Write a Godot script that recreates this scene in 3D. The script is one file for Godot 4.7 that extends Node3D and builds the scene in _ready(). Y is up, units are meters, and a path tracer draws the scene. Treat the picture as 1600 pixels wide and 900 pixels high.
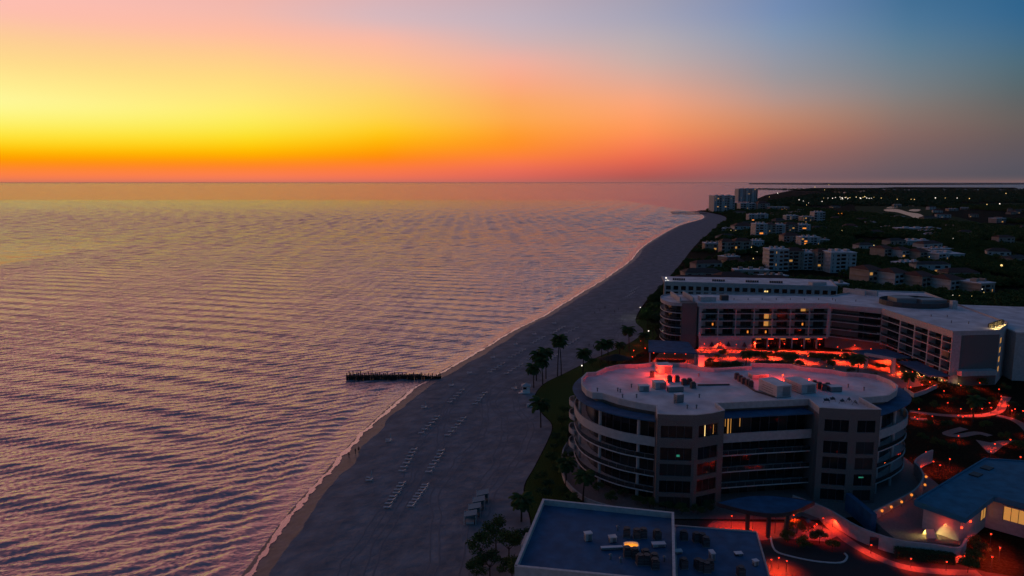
extends Node3D
# A resort shore at dusk, seen from the air. Units are metres, y up; the camera hangs 75 m over the beach and looks along -z.

var rng := RandomNumberGenerator.new()
var mats := {}
var taken := {}
var cubes := {}
var shore_line: PackedVector2Array
var lawn_line: PackedVector2Array
var warp := FastNoiseLite.new()
var rough_noise := FastNoiseLite.new()
const SEA := -1.0

const SKY_TABLE := [
	[[0.956, 0.205, 0.102], [0.993, 0.221, 0.048], [1, 0.261, 0.001], [1, 0.419, 0], [1, 0.686, 0.007], [0.997, 0.816, 0.066], [0.991, 0.904, 0.178], [0.992, 0.945, 0.322], [1, 0.859, 0.281], [0.999, 0.712, 0.264], [0.982, 0.611, 0.305], [0.982, 0.517, 0.425], [1, 0.515, 0.456]],
	[[0.913, 0.188, 0.127], [0.977, 0.214, 0.067], [1, 0.223, 0.015], [1, 0.357, 0], [1, 0.565, 0], [0.985, 0.718, 0.016], [0.97, 0.817, 0.071], [1, 0.849, 0.146], [1, 0.788, 0.195], [1, 0.696, 0.218], [1, 0.598, 0.269], [1, 0.505, 0.357], [0.881, 0.485, 0.425]],
	[[0.791, 0.156, 0.114], [0.915, 0.175, 0.078], [1, 0.203, 0.039], [1, 0.242, 0.003], [1, 0.36, 0.002], [1, 0.484, 0.003], [1, 0.614, 0.015], [1, 0.643, 0.077], [0.988, 0.644, 0.121], [0.995, 0.595, 0.202], [1, 0.526, 0.291], [0.959, 0.487, 0.372], [0.675, 0.485, 0.517]],
	[[0.61, 0.122, 0.098], [0.742, 0.137, 0.101], [0.898, 0.166, 0.083], [0.985, 0.207, 0.051], [1, 0.258, 0.023], [1, 0.3, 0.021], [0.999, 0.355, 0.036], [0.982, 0.402, 0.084], [0.975, 0.402, 0.117], [0.982, 0.402, 0.223], [0.9, 0.437, 0.34], [0.647, 0.456, 0.457], [0.54, 0.45, 0.522]],
	[[0.314, 0.089, 0.089], [0.471, 0.1, 0.086], [0.636, 0.117, 0.083], [0.793, 0.144, 0.081], [0.903, 0.192, 0.086], [0.967, 0.245, 0.094], [0.996, 0.306, 0.101], [0.986, 0.348, 0.148], [0.942, 0.38, 0.205], [0.741, 0.403, 0.311], [0.572, 0.425, 0.399], [0.474, 0.416, 0.448], [0.376, 0.373, 0.479]],
	[[0.181, 0.102, 0.127], [0.235, 0.116, 0.126], [0.287, 0.125, 0.117], [0.336, 0.133, 0.114], [0.403, 0.149, 0.114], [0.497, 0.182, 0.117], [0.546, 0.226, 0.13], [0.533, 0.267, 0.184], [0.446, 0.298, 0.266], [0.331, 0.305, 0.326], [0.277, 0.305, 0.382], [0.213, 0.297, 0.434], [0.169, 0.262, 0.453]],
	[[0.122, 0.093, 0.114], [0.135, 0.099, 0.118], [0.153, 0.106, 0.119], [0.175, 0.112, 0.117], [0.207, 0.124, 0.119], [0.242, 0.137, 0.122], [0.255, 0.162, 0.138], [0.247, 0.19, 0.169], [0.211, 0.209, 0.213], [0.164, 0.214, 0.257], [0.117, 0.207, 0.292], [0.077, 0.183, 0.311], [0.055, 0.157, 0.297]],
	[[0.08, 0.08, 0.102], [0.09, 0.085, 0.108], [0.1, 0.089, 0.111], [0.11, 0.092, 0.106], [0.123, 0.097, 0.104], [0.134, 0.105, 0.103], [0.136, 0.118, 0.111], [0.114, 0.122, 0.126], [0.094, 0.133, 0.149], [0.072, 0.144, 0.193], [0.048, 0.138, 0.242], [0.028, 0.125, 0.262], [0.025, 0.117, 0.25]]]
const SKY_ELEVATIONS := [0, 0.6, 1.2, 1.8, 2.5, 3.2, 4, 5, 6, 7.5, 9, 10.5, 12]

class MB:
	var v := PackedVector3Array()
	var n := PackedVector3Array()
	var c := PackedColorArray()

	func tri(p: Vector3, q: Vector3, r: Vector3) -> void:   # counter-clockwise seen from outside
		var m := (q - p).cross(r - p).normalized()
		v.push_back(p); v.push_back(r); v.push_back(q)
		n.push_back(m); n.push_back(m); n.push_back(m)

	func quad(p: Vector3, q: Vector3, r: Vector3, s: Vector3) -> void:
		tri(p, q, r)
		tri(p, r, s)

	func tri_out(p: Vector3, q: Vector3, r: Vector3, out: Vector3) -> void:
		if (q - p).cross(r - p).dot(out) < 0.0:
			tri(p, r, q)
		else:
			tri(p, q, r)

	func box(ce: Vector3, s: Vector3, yaw := 0.0, tilt := 0.0) -> void:
		var b := Basis(Vector3.UP, yaw) * Basis(Vector3.RIGHT, tilt)
		var x := b.x * s.x * 0.5
		var y := b.y * s.y * 0.5
		var z := b.z * s.z * 0.5
		quad(ce - x - y + z, ce + x - y + z, ce + x + y + z, ce - x + y + z)
		quad(ce + x - y - z, ce - x - y - z, ce - x + y - z, ce + x + y - z)
		quad(ce + x - y + z, ce + x - y - z, ce + x + y - z, ce + x + y + z)
		quad(ce - x - y - z, ce - x - y + z, ce - x + y + z, ce - x + y - z)
		quad(ce - x + y + z, ce + x + y + z, ce + x + y - z, ce - x + y - z)
		quad(ce - x - y - z, ce + x - y - z, ce + x - y + z, ce - x - y + z)

	func sheet(poly: PackedVector2Array, y: float, out := Vector3.UP) -> void:
		var t := Geometry2D.triangulate_polygon(poly)
		for k in range(0, t.size(), 3):
			var p := poly[t[k]]
			var q := poly[t[k + 1]]
			var r := poly[t[k + 2]]
			tri_out(Vector3(p.x, y, p.y), Vector3(q.x, y, q.y), Vector3(r.x, y, r.y), out)

	func prism(poly: PackedVector2Array, y0: float, y1: float) -> void:
		var area := 0.0
		for k in poly.size():
			area += poly[k].cross(poly[(k + 1) % poly.size()])
		for k in poly.size():
			var p := poly[k]
			var q := poly[(k + 1) % poly.size()]
			if area < 0.0:
				var w := p
				p = q
				q = w
			quad(Vector3(q.x, y0, q.y), Vector3(p.x, y0, p.y), Vector3(p.x, y1, p.y), Vector3(q.x, y1, q.y))
		sheet(poly, y1)
		sheet(poly, y0, Vector3.DOWN)

	func tube(p: Vector3, q: Vector3, r0: float, r1: float, k := 8, caps := true) -> void:
		var d := (q - p).normalized()
		var x := d.cross(Vector3(0.31, 0.17, 0.93) if absf(d.y) > 0.9 else Vector3.UP).normalized()
		var y := d.cross(x)
		for i in k:
			var a := TAU * i / k
			var b := TAU * (i + 1) / k
			var u := x * cos(a) + y * sin(a)
			var w := x * cos(b) + y * sin(b)
			quad(p + u * r0, p + w * r0, q + w * r1, q + u * r1)
			if caps:
				tri_out(p, p + u * r0, p + w * r0, -d)
				tri_out(q, q + u * r1, q + w * r1, d)

	func ball(ce: Vector3, r: Vector3, k := 8, h := 5) -> void:
		for j in h:
			var e0 := -PI / 2 + PI * j / h
			var e1 := -PI / 2 + PI * (j + 1) / h
			for i in k:
				var a := TAU * i / k
				var b := TAU * (i + 1) / k
				var p := ce + Vector3(cos(e0) * cos(a), sin(e0), cos(e0) * sin(a)) * r
				var q := ce + Vector3(cos(e0) * cos(b), sin(e0), cos(e0) * sin(b)) * r
				var s := ce + Vector3(cos(e1) * cos(b), sin(e1), cos(e1) * sin(b)) * r
				var t := ce + Vector3(cos(e1) * cos(a), sin(e1), cos(e1) * sin(a)) * r
				if j > 0:
					tri_out(p, q, s, p - ce)
				if j < h - 1:
					tri_out(p, s, t, t - ce)

	func mesh(origin := Vector3.ZERO) -> ArrayMesh:
		var arr := []
		arr.resize(Mesh.ARRAY_MAX)
		var w := v
		if origin != Vector3.ZERO:
			w = Transform3D(Basis(), -origin) * v
		arr[Mesh.ARRAY_VERTEX] = w
		arr[Mesh.ARRAY_NORMAL] = n
		if c.size() == v.size():
			arr[Mesh.ARRAY_COLOR] = c
		var m := ArrayMesh.new()
		m.add_surface_from_arrays(Mesh.PRIMITIVE_TRIANGLES, arr)
		return m


# ---- curves in plan (x, z)
func smooth(pts: PackedVector2Array, per := 4, closed := false) -> PackedVector2Array:
	var o := PackedVector2Array()
	var k := pts.size()
	for i in (k if closed else k - 1):
		var p0 := pts[(i - 1 + k) % k] if closed or i > 0 else pts[i]
		var p3 := pts[(i + 2) % k] if closed or i < k - 2 else pts[(i + 1) % k]
		for j in per:
			o.push_back(pts[i].cubic_interpolate(pts[(i + 1) % k], p0, p3, float(j) / per))
	if not closed:
		o.push_back(pts[k - 1])
	return o

func offset(pts: PackedVector2Array, d: float) -> PackedVector2Array:   # to the left of the way (seen with x right, z down: to its right hand when d > 0)
	var o := PackedVector2Array()
	var k := pts.size()
	for i in k:
		var e0 := (pts[i] - pts[i - 1]).normalized() if i > 0 else (pts[1] - pts[0]).normalized()
		var e1 := (pts[i + 1] - pts[i]).normalized() if i < k - 1 else e0
		var m := (e0 + e1).normalized()
		o.push_back(pts[i] + Vector2(-m.y, m.x) * d / maxf(0.5, m.dot(e1)))
	return o

func band(pts: PackedVector2Array, d0: float, d1: float) -> PackedVector2Array:
	var q := offset(pts, d0)
	var r := offset(pts, d1)
	r.reverse()
	q.append_array(r)
	return q

func wall_run(mb: MB, pts: PackedVector2Array, d0: float, d1: float, y0: float, y1: float) -> void:
	var q := offset(pts, d0)
	var r := offset(pts, d1)
	for i in pts.size() - 1:
		var s := PackedVector2Array([q[i], q[i + 1], r[i + 1], r[i]])
		var area := 0.0
		for k in 4:
			area += s[k].cross(s[(k + 1) % 4])
		if area < 0.0:
			s.reverse()
		for k in 4:
			var e: Vector2 = s[k]
			var f: Vector2 = s[(k + 1) % 4]
			var inner: bool = (e == q[i] and f == r[i]) or (e == r[i] and f == q[i]) or (e == q[i + 1] and f == r[i + 1]) or (e == r[i + 1] and f == q[i + 1])
			if inner and not ((i == 0 and (e == q[0] or e == r[0])) or (i == pts.size() - 2 and (e == q[i + 1] or e == r[i + 1]))):
				continue
			mb.quad(Vector3(f.x, y0, f.y), Vector3(e.x, y0, e.y), Vector3(e.x, y1, e.y), Vector3(f.x, y1, f.y))
		mb.quad(Vector3(s[3].x, y1, s[3].y), Vector3(s[2].x, y1, s[2].y), Vector3(s[1].x, y1, s[1].y), Vector3(s[0].x, y1, s[0].y))
		mb.quad(Vector3(s[0].x, y0, s[0].y), Vector3(s[1].x, y0, s[1].y), Vector3(s[2].x, y0, s[2].y), Vector3(s[3].x, y0, s[3].y))

var shore_x := PackedFloat32Array()   # x of the waterline and of the lawn edge, for each metre of -z
var lawn_x := PackedFloat32Array()

func tabled(line: PackedVector2Array) -> PackedFloat32Array:
	var o := PackedFloat32Array()
	var i := 0
	for k in 2001:
		var z := -float(k)
		while i < line.size() - 2 and z < line[i + 1].y:
			i += 1
		o.push_back(lerpf(line[i].x, line[i + 1].x, clampf((line[i].y - z) / (line[i].y - line[i + 1].y), 0.0, 1.0)))
	return o

func at_z(table: PackedFloat32Array, z: float) -> float:
	var f := clampf(-z, 0.0, 1999.0)
	var i := int(f)
	return lerpf(table[i], table[i + 1], f - i)

# ---- nodes
func numbered(called: String) -> String:
	taken[called] = taken.get(called, -1) + 1
	return called if taken[called] == 0 else "%s_%03d" % [called, taken[called]]

func tag(o: Node3D, label: String, category: String, group := "", kind := "") -> Node3D:
	if label:
		o.set_meta("label", label)
	if category:
		o.set_meta("category", category)
	if group:
		o.set_meta("group", group)
	if kind:
		o.set_meta("kind", kind)
	return o

func thing(called: String, label: String, category: String, at := Vector3.ZERO, group := "") -> Node3D:
	var o := Node3D.new()
	o.name = numbered(called)
	add_child(o)
	o.position = at
	return tag(o, label, category, group)

func origin_of(p: Node) -> Vector3:
	var o := Vector3.ZERO
	while p != self:
		o += p.position
		p = p.get_parent()
	return o

func part(parent: Node3D, called: String, mb: MB, m: Material) -> MeshInstance3D:
	var o := MeshInstance3D.new()
	o.name = called
	o.mesh = mb.mesh(origin_of(parent))
	o.material_override = m
	parent.add_child(o, true)
	return o

func sub_at(parent: Node3D, called: String, at: Vector3) -> Node3D:   # an empty part whose children are its pieces
	var o := Node3D.new()
	o.name = called
	o.position = at - origin_of(parent)
	parent.add_child(o, true)
	return o

func structure(called: String, mb: MB, m: Material) -> MeshInstance3D:
	var o := part(self, called, mb, m)
	o.name = numbered(called)
	o.set_meta("kind", "structure")
	return o

func bx(parent: Node3D, called: String, ce: Vector3, s: Vector3, m: Material, yaw := 0.0) -> MeshInstance3D:   # a block that shares one cube mesh
	if not cubes.has(m):
		var mb := MB.new()
		mb.box(Vector3.ZERO, Vector3.ONE)
		cubes[m] = mb.mesh()
	var o := MeshInstance3D.new()
	o.name = called
	o.mesh = cubes[m]
	o.material_override = m
	o.transform = Transform3D(Basis(Vector3.UP, yaw) * Basis.from_scale(s), ce - origin_of(parent))
	parent.add_child(o, true)
	return o

func copy(o: Node3D, at: Vector3, turn: float, label: String, group := "") -> Node3D:
	var r: Node3D = o.duplicate()
	var base: String = str(o.name)
	if base.length() > 4 and base.substr(base.length() - 3).is_valid_int():
		base = base.substr(0, base.length() - 4)
	r.name = numbered(base)
	add_child(r)
	r.position = at
	r.rotation.y = turn
	r.set_meta("label", label)
	if group:
		r.set_meta("group", group)
	return r

# ---- materials
func noise_tex(freq: float, lo: float, hi: float, size := 512, sd := 1, octaves := 4, normal := false, strength := 4.0, kind := FastNoiseLite.TYPE_SIMPLEX_SMOOTH) -> NoiseTexture2D:
	var f := FastNoiseLite.new()
	f.noise_type = kind
	f.seed = sd
	f.frequency = freq
	f.fractal_octaves = octaves
	var t := NoiseTexture2D.new()
	t.width = size
	t.height = size
	t.seamless = true
	t.noise = f
	if normal:
		t.as_normal_map = true
		t.bump_strength = strength
	else:
		var g := Gradient.new()
		g.set_color(0, Color(lo, lo, lo))
		g.set_color(1, Color(hi, hi, hi))
		t.color_ramp = g
	return t

func mat(called: String, col: Color, rough := 0.8, tex: Texture2D = null, scale := 0.1, normal: Texture2D = null, depth := 0.6, metal := 0.0) -> StandardMaterial3D:
	var m := StandardMaterial3D.new()
	m.resource_name = called
	m.albedo_color = col.linear_to_srgb()
	m.roughness = rough
	m.metallic = metal
	if tex or normal:
		m.albedo_texture = tex
		m.uv1_triplanar = true
		m.uv1_world_triplanar = true
		m.uv1_scale = Vector3.ONE * scale
	if normal:
		m.normal_enabled = true
		m.normal_texture = normal
		m.normal_scale = depth
	mats[called] = m
	return m

func glow(called: String, col: Color, energy: float) -> StandardMaterial3D:
	var m := StandardMaterial3D.new()
	m.resource_name = called
	m.albedo_color = col.linear_to_srgb()
	m.emission_enabled = true
	m.emission = col.linear_to_srgb()
	m.emission_energy_multiplier = energy
	mats[called] = m
	return m

func glass(called: String, col: Color, alpha: float) -> StandardMaterial3D:
	var m := StandardMaterial3D.new()
	m.resource_name = called
	var s := col.linear_to_srgb()
	m.albedo_color = Color(s.r, s.g, s.b, alpha)
	m.transparency = BaseMaterial3D.TRANSPARENCY_ALPHA
	m.roughness = 0.04
	mats[called] = m
	return m

func make_materials() -> void:
	var grain := noise_tex(0.02, 0.84, 1.0, 512, 3, 5)
	var blotch := noise_tex(0.008, 0.72, 1.0, 512, 9, 5)
	var stains := noise_tex(0.007, 0.76, 1.0, 1024, 17, 6)
	var coarse := noise_tex(0.05, 0.35, 1.0, 512, 5, 3)
	var bump := noise_tex(0.03, 0, 1, 512, 7, 5, true, 6.0)
	var dunes := noise_tex(0.012, 0, 1, 1024, 21, 6, true, 14.0)
	var sand_tone := noise_tex(0.006, 0.78, 1.0, 1024, 23, 6)
	mat("sand", Color(0.3, 0.295, 0.31), 0.95, sand_tone, 0.021, dunes, 0.35)
	mat("wet_sand", Color(0.2, 0.19, 0.2), 0.5, blotch, 0.04, bump, 0.12)
	mat("swash", Color(0.8, 0.74, 0.73), 0.18, grain, 0.3, bump, 0.3)
	mats.swash.metallic = 0.6
	mat("track", Color(0.25, 0.245, 0.26), 0.95, grain, 0.4, bump, 0.4)
	mat("teal_roof", Color(0.045, 0.24, 0.37), 0.85, stains, 0.035, bump, 0.15)
	mat("lawn", Color(0.09, 0.16, 0.04), 0.95, coarse, 0.12, bump, 0.8)
	mat("earth", Color(0.026, 0.03, 0.017), 0.95, coarse, 0.05, bump, 0.8)
	mat("fairway", Color(0.04, 0.07, 0.025), 0.95, blotch, 0.01)
	mat("paving", Color(0.2, 0.18, 0.17), 0.8, grain, 0.15, bump, 0.3)
	mat("asphalt", Color(0.028, 0.028, 0.03), 0.85, grain, 0.2, bump, 0.5)
	mat("white_roof", Color(0.8, 0.81, 0.83), 0.75, stains, 0.016, bump, 0.15)
	mat("blue_roof", Color(0.035, 0.14, 0.27), 0.85, stains, 0.035, bump, 0.15)
	mat("render", Color(0.5, 0.485, 0.48), 0.8, grain, 0.08, bump, 0.2)
	mat("stucco_pink", Color(0.4, 0.31, 0.27), 0.85, grain, 0.02)
	mat("curtained_glass", Color(0.045, 0.042, 0.04), 0.08)
	mat("stone", Color(0.38, 0.33, 0.31), 0.85, coarse, 0.25, bump, 0.7)
	mat("far_wall", Color(0.5, 0.49, 0.48), 0.85, grain, 0.02)
	mat("far_wall_tan", Color(0.36, 0.3, 0.25), 0.85, grain, 0.02)
	mat("tile_roof", Color(0.2, 0.075, 0.05), 0.85, coarse, 0.2, bump, 0.6)
	mat("brown_roof", Color(0.11, 0.08, 0.065), 0.85, coarse, 0.2, bump, 0.6)
	mat("metal", Color(0.24, 0.25, 0.26), 0.5, grain, 0.3, null, 0.0, 0.3)
	mat("dark_metal", Color(0.05, 0.05, 0.055), 0.55, grain, 0.3)
	mat("frame", Color(0.07, 0.07, 0.075), 0.5)
	mat("slab_edge", Color(0.66, 0.64, 0.63), 0.75, grain, 0.1)
	mat("timber", Color(0.06, 0.045, 0.035), 0.9, coarse, 0.6, bump, 0.5)
	mat("trunk", Color(0.09, 0.07, 0.055), 0.95, coarse, 0.9, bump, 0.8)
	mat("white_paint", Color(0.8, 0.78, 0.76), 0.6, grain, 0.4)
	mat("canvas", Color(0.5, 0.5, 0.5), 0.9, grain, 0.5)
	mat("canvas_blue", Color(0.18, 0.3, 0.36), 0.9, grain, 0.5)
	mat("cushion", Color(0.55, 0.54, 0.55), 0.95, grain, 0.7)
	mat("car_paint", Color(0.03, 0.032, 0.038), 0.25)
	mat("rubber", Color(0.02, 0.02, 0.02), 0.9)
	mat("skin_and_cloth", Color(0.09, 0.075, 0.07), 0.9)
	mat("cloth_dark", Color(0.03, 0.03, 0.04), 0.95)
	var w := mat("window_glass", Color(0.012, 0.014, 0.017), 0.06)
	w.metallic_specular = 0.55
	glass("rail_glass", Color(0.02, 0.03, 0.03), 0.6)
	for k in 3:
		var leaf := mat("leaf_%d" % k, [Color(0.06, 0.1, 0.032), Color(0.075, 0.11, 0.036), Color(0.052, 0.09, 0.04)][k], 0.75)
		leaf.backlight = Color(0.12, 0.16, 0.06)
	glow("warm_glow", Color(1.0, 0.45, 0.1), 0.42)
	glow("amber_glow", Color(1.0, 0.3, 0.04), 1.0)
	glow("gold_glow", Color(1.0, 0.66, 0.22), 1.5)
	glow("red_glow", Color(1.0, 0.045, 0.012), 5.0)
	glow("white_glow", Color(1.0, 0.88, 0.72), 1.8)
	glow("green_glow", Color(0.06, 0.5, 0.3), 0.3)
	var sea := mat("sea", Color(0.46, 0.38, 0.41), 0.07, null, 1.0, noise_tex(0.02, 0, 1, 2048, 31, 5, true, 12.0), 1.3)
	sea.uv1_scale = Vector3(0.008, 0.008, 0.016)
	sea.metallic = 0.36
	sea.metallic_specular = 0.5
	for k in ["sand", "track", "lawn", "earth", "fairway", "leaf_0", "leaf_1", "leaf_2"]:
		mats[k].metallic_specular = 0.12
	var lag := mat("lagoon", Color(0.02, 0.026, 0.03), 0.12)
	lag.metallic_specular = 0.6

func lamp(called: String, label: String, group: String, at: Vector3, height: float, glowing: String, col: Color, energy: float, bulb := 0.16, with_light := true, hooded := false) -> Node3D:
	var t := thing(called, label, "lamp", at, group)
	var mb := MB.new()
	if height > 0.3:
		mb.tube(at, at + Vector3(0, height - bulb, 0), 0.06, 0.045, 6)
		part(t, "post", mb, mats.dark_metal)
		mb = MB.new()
	mb.ball(at + Vector3(0, height, 0), Vector3.ONE * bulb, 8, 6)
	part(t, "bulb", mb, mats[glowing])
	if hooded:                            # a flat hood keeps the light on the ground
		mb = MB.new()
		mb.tube(at + Vector3(0, height + bulb * 1.1, 0), at + Vector3(0, height + bulb * 1.5, 0), bulb * 2.2, bulb * 0.6, 10)
		part(t, "hood", mb, mats.dark_metal)
	if with_light:
		var l: Light3D = SpotLight3D.new() if hooded else OmniLight3D.new()
		l.name = "light"
		l.light_color = col.linear_to_srgb()
		l.light_energy = energy
		l.light_size = bulb
		if hooded:
			l.spot_range = 60.0
			l.spot_attenuation = 2.0
			l.spot_angle = 68.0
			l.spot_angle_attenuation = 0.6
			l.rotation.x = -PI / 2
		else:
			l.omni_range = 60.0
			l.omni_attenuation = 2.0
		l.shadow_enabled = true
		l.position = Vector3(0, height, 0)
		t.add_child(l)
	return t

func sky_color(az: float, el: float) -> Color:
	# columns: table columns at these bearings (degrees from -z towards +x); beyond them the glow fades towards the night side
	var bear := [-34.5, -19.7, -10.0, 0.0, 10.0, 19.7, 27.6, 34.5]
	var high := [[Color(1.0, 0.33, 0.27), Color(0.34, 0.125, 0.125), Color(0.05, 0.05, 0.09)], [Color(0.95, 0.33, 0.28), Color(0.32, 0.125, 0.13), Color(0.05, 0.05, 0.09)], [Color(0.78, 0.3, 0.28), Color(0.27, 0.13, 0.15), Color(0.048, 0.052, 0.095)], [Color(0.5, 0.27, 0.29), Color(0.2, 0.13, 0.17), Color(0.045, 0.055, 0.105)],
		[Color(0.3, 0.23, 0.3), Color(0.14, 0.13, 0.2), Color(0.038, 0.058, 0.12)], [Color(0.13, 0.19, 0.32), Color(0.08, 0.13, 0.24), Color(0.03, 0.06, 0.14)], [Color(0.05, 0.14, 0.27), Color(0.035, 0.1, 0.21), Color(0.018, 0.05, 0.125)], [Color(0.02, 0.1, 0.22), Color(0.02, 0.085, 0.19), Color(0.013, 0.045, 0.115)]]  # stops above the view; left ones made salmon so the sea reflects pink
	var u := 0.0
	if az < -34.5:                       # the afterglow is alike on both sides of where the sun went down
		az = minf(-29.5 - (az + 39.5), 320.5 + az + 39.5) if az < -44.5 else -34.5
	if az > 34.5:
		u = 7.0
	else:
		for k in 7:
			if az >= bear[k]:
				u = k + (az - bear[k]) / (bear[k + 1] - bear[k])
	var out := Color(0, 0, 0)
	for side in 2:
		var k := clampi(int(floorf(u)) + side, 0, 7)
		var w: float = u - floorf(u) if side == 1 else 1.0 - (u - floor(u))
		var c := Color(0, 0, 0)
		if el <= 0.0:
			c = col(SKY_TABLE[k][0])
		elif el < 12.0:
			for j in SKY_ELEVATIONS.size() - 1:
				if el >= SKY_ELEVATIONS[j] and el < SKY_ELEVATIONS[j + 1]:
					c = col(SKY_TABLE[k][j]).lerp(col(SKY_TABLE[k][j + 1]), (el - SKY_ELEVATIONS[j]) / (SKY_ELEVATIONS[j + 1] - SKY_ELEVATIONS[j]))
		else:
			var zen := Color(0.017, 0.043, 0.105)
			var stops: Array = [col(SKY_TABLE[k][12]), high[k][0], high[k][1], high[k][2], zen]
			var hs := [12.0, 20.0, 30.0, 48.0, 90.0]
			for j in 4:
				if el >= hs[j] and el <= hs[j + 1]:
					c = stops[j].lerp(stops[j + 1], (el - hs[j]) / (hs[j + 1] - hs[j]))
		out += c * w
	return out

func col(a: Array) -> Color:
	return Color(a[0], a[1], a[2])

func make_sky() -> void:
	var w := 720
	var h := 360
	var im := Image.create(w, h, false, Image.FORMAT_RGBF)
	for y in h:
		var el := 90.0 - (y + 0.5) * 180.0 / h
		if el < -1.0:
			break
		for x in w:
			var az := (x + 0.5) * 360.0 / w
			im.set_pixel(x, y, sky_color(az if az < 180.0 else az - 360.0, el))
	im.fill_rect(Rect2i(0, 182, w, h - 182), Color(0.3, 0.15, 0.13))
	var pano := PanoramaSkyMaterial.new()
	pano.panorama = ImageTexture.create_from_image(im)
	var sky := Sky.new()
	sky.sky_material = pano
	var env := Environment.new()
	env.background_mode = Environment.BG_SKY
	env.sky = sky
	env.tonemap_mode = Environment.TONE_MAPPER_LINEAR
	env.tonemap_exposure = 1.0
	env.fog_enabled = true            # thin sea haze, seen only over kilometres
	env.fog_density = 0.000004
	env.fog_light_color = Color(0.8, 0.74, 0.76)
	env.sdfgi_enabled = true
	env.ssao_enabled = true
	env.ssil_enabled = true
	var we := WorldEnvironment.new()
	we.environment = env
	add_child(we)

func _ready() -> void:
	rng.seed = 77
	warp.seed = 4
	warp.frequency = 0.02
	rough_noise.seed = 8
	rough_noise.frequency = 0.08
	var cam := Camera3D.new()
	cam.position = Vector3(0, 75, 0)
	cam.rotation.x = -atan(165.0 / 1130.0)
	cam.fov = rad_to_deg(2.0 * atan(450.0 / 1130.0))
	cam.near = 1.0
	cam.far = 400000.0
	cam.current = true
	add_child(cam)
	make_sky()
	var sun := DirectionalLight3D.new()   # the sun has set; only its last soft glow grazes in from the sea
	sun.light_energy = 0.05
	sun.light_color = Color(1.0, 0.55, 0.35)
	sun.light_angular_distance = 20.0
	sun.shadow_enabled = true
	sun.look_at_from_position(Vector3(-80, 6, -50), Vector3.ZERO)
	add_child(sun)
	make_materials()
	make_coast()
	make_land()
	make_buildings()
	make_objects()

# ---------------------------------------------------------------- coast
func sand_height(x: float, z: float) -> float:
	var d := x - at_z(shore_x, z)
	var y := 0.0
	if d < 0.0:
		y = SEA + d * 0.07
	elif d < 16.0:
		y = SEA * (1.0 - smoothstep(0.0, 16.0, d))
	return y + rough_noise.get_noise_2d(x * 1.6, z * 1.6) * 0.05 * smoothstep(4.0, 16.0, d) + warp.get_noise_2d(x * 1.5, z * 1.5) * 0.06 * smoothstep(8.0, 25.0, d)

func grid_mesh(rows: PackedFloat32Array, cols: int, at: Callable) -> ArrayMesh:
	var v := PackedVector3Array()
	var idx := PackedInt32Array()
	for i in rows.size():
		for j in cols + 1:
			v.push_back(at.call(rows[i], float(j) / cols))
	for i in rows.size() - 1:
		for j in cols:
			var k := i * (cols + 1) + j
			var l := k + cols + 1
			idx.append_array(PackedInt32Array([k, l, k + 1, k + 1, l, l + 1]))
	var st := SurfaceTool.new()
	var arr := []
	arr.resize(Mesh.ARRAY_MAX)
	arr[Mesh.ARRAY_VERTEX] = v
	arr[Mesh.ARRAY_INDEX] = idx
	var m := ArrayMesh.new()
	m.add_surface_from_arrays(Mesh.PRIMITIVE_TRIANGLES, arr)
	st.create_from(m, 0)
	st.generate_normals()
	return st.commit()

func set_down(called: String, m: Mesh, mt: Material) -> void:
	var o := MeshInstance3D.new()
	o.name = numbered(called)
	o.mesh = m
	if mt:
		o.material_override = mt
	o.set_meta("kind", "structure")
	add_child(o)

func wave(x: float, z: float, dz: float, dx: float) -> Vector3:   # height and the two slopes; waves shorter than the mesh can carry fade out
	var d := at_shore - x
	var wx := x
	var wz := z + 5.0 * warp.get_noise_2d(x * 0.8, z * 0.8)
	var group := 0.95 + 0.45 * rough_noise.get_noise_2d(x * 0.35, z * 0.35)
	var patch := 1.0 + 0.15 * rough_noise.get_noise_2d(x * 0.09, z * 0.09 + 400.0)
	var r := Vector3.ZERO
	for k in wave_shape.size():
		var w := wave_shape[k]            # kx, kz, height, length
		var keep := smoothstep(2.2 * dz, 4.2 * dz, w.w) * smoothstep(1.6 * dx, 3.4 * dx, w.w)
		if w.w > 60.0:
			keep *= smoothstep(1800.0, 3600.0, -z)
		elif w.w > 11.0:
			keep *= (smoothstep(350.0, 1100.0, -z) + 0.8 * smoothstep(800.0, 1700.0, -z)) * patch
		if keep <= 0.0:
			continue
		var ph := w.x * wx + w.y * wz + wave_shift[k]
		var c := cos(ph)
		var s := sin(ph)
		var a := w.z * group * keep
		r.x += a * (s + 0.4 * s * c)      # crests a little steeper than troughs
		var g := a * (c + 0.4 * (c * c - s * s))
		r.y += g * w.x
		r.z += g * w.y
	r *= smoothstep(-1.0, 12.0, d)
	if d < 45.0:                      # swell bends round to the beach and steepens
		var f := (1.0 - smoothstep(8.0, 45.0, d)) * smoothstep(0.5, 7.0, d)
		var k := TAU / 6.2
		var ph := k * d * 0.9 + 1.6 * warp.get_noise_2d(x * 1.3, z * 1.3) + z * 0.07
		var a := 0.13 * f * group
		r.x += a * sin(ph)
		r.y += -a * k * 0.9 * cos(ph)
		r.z += a * 0.07 * cos(ph)
	return r

var wave_shape := PackedVector4Array()
var wave_shift := PackedFloat32Array()
var at_shore := 0.0

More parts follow.
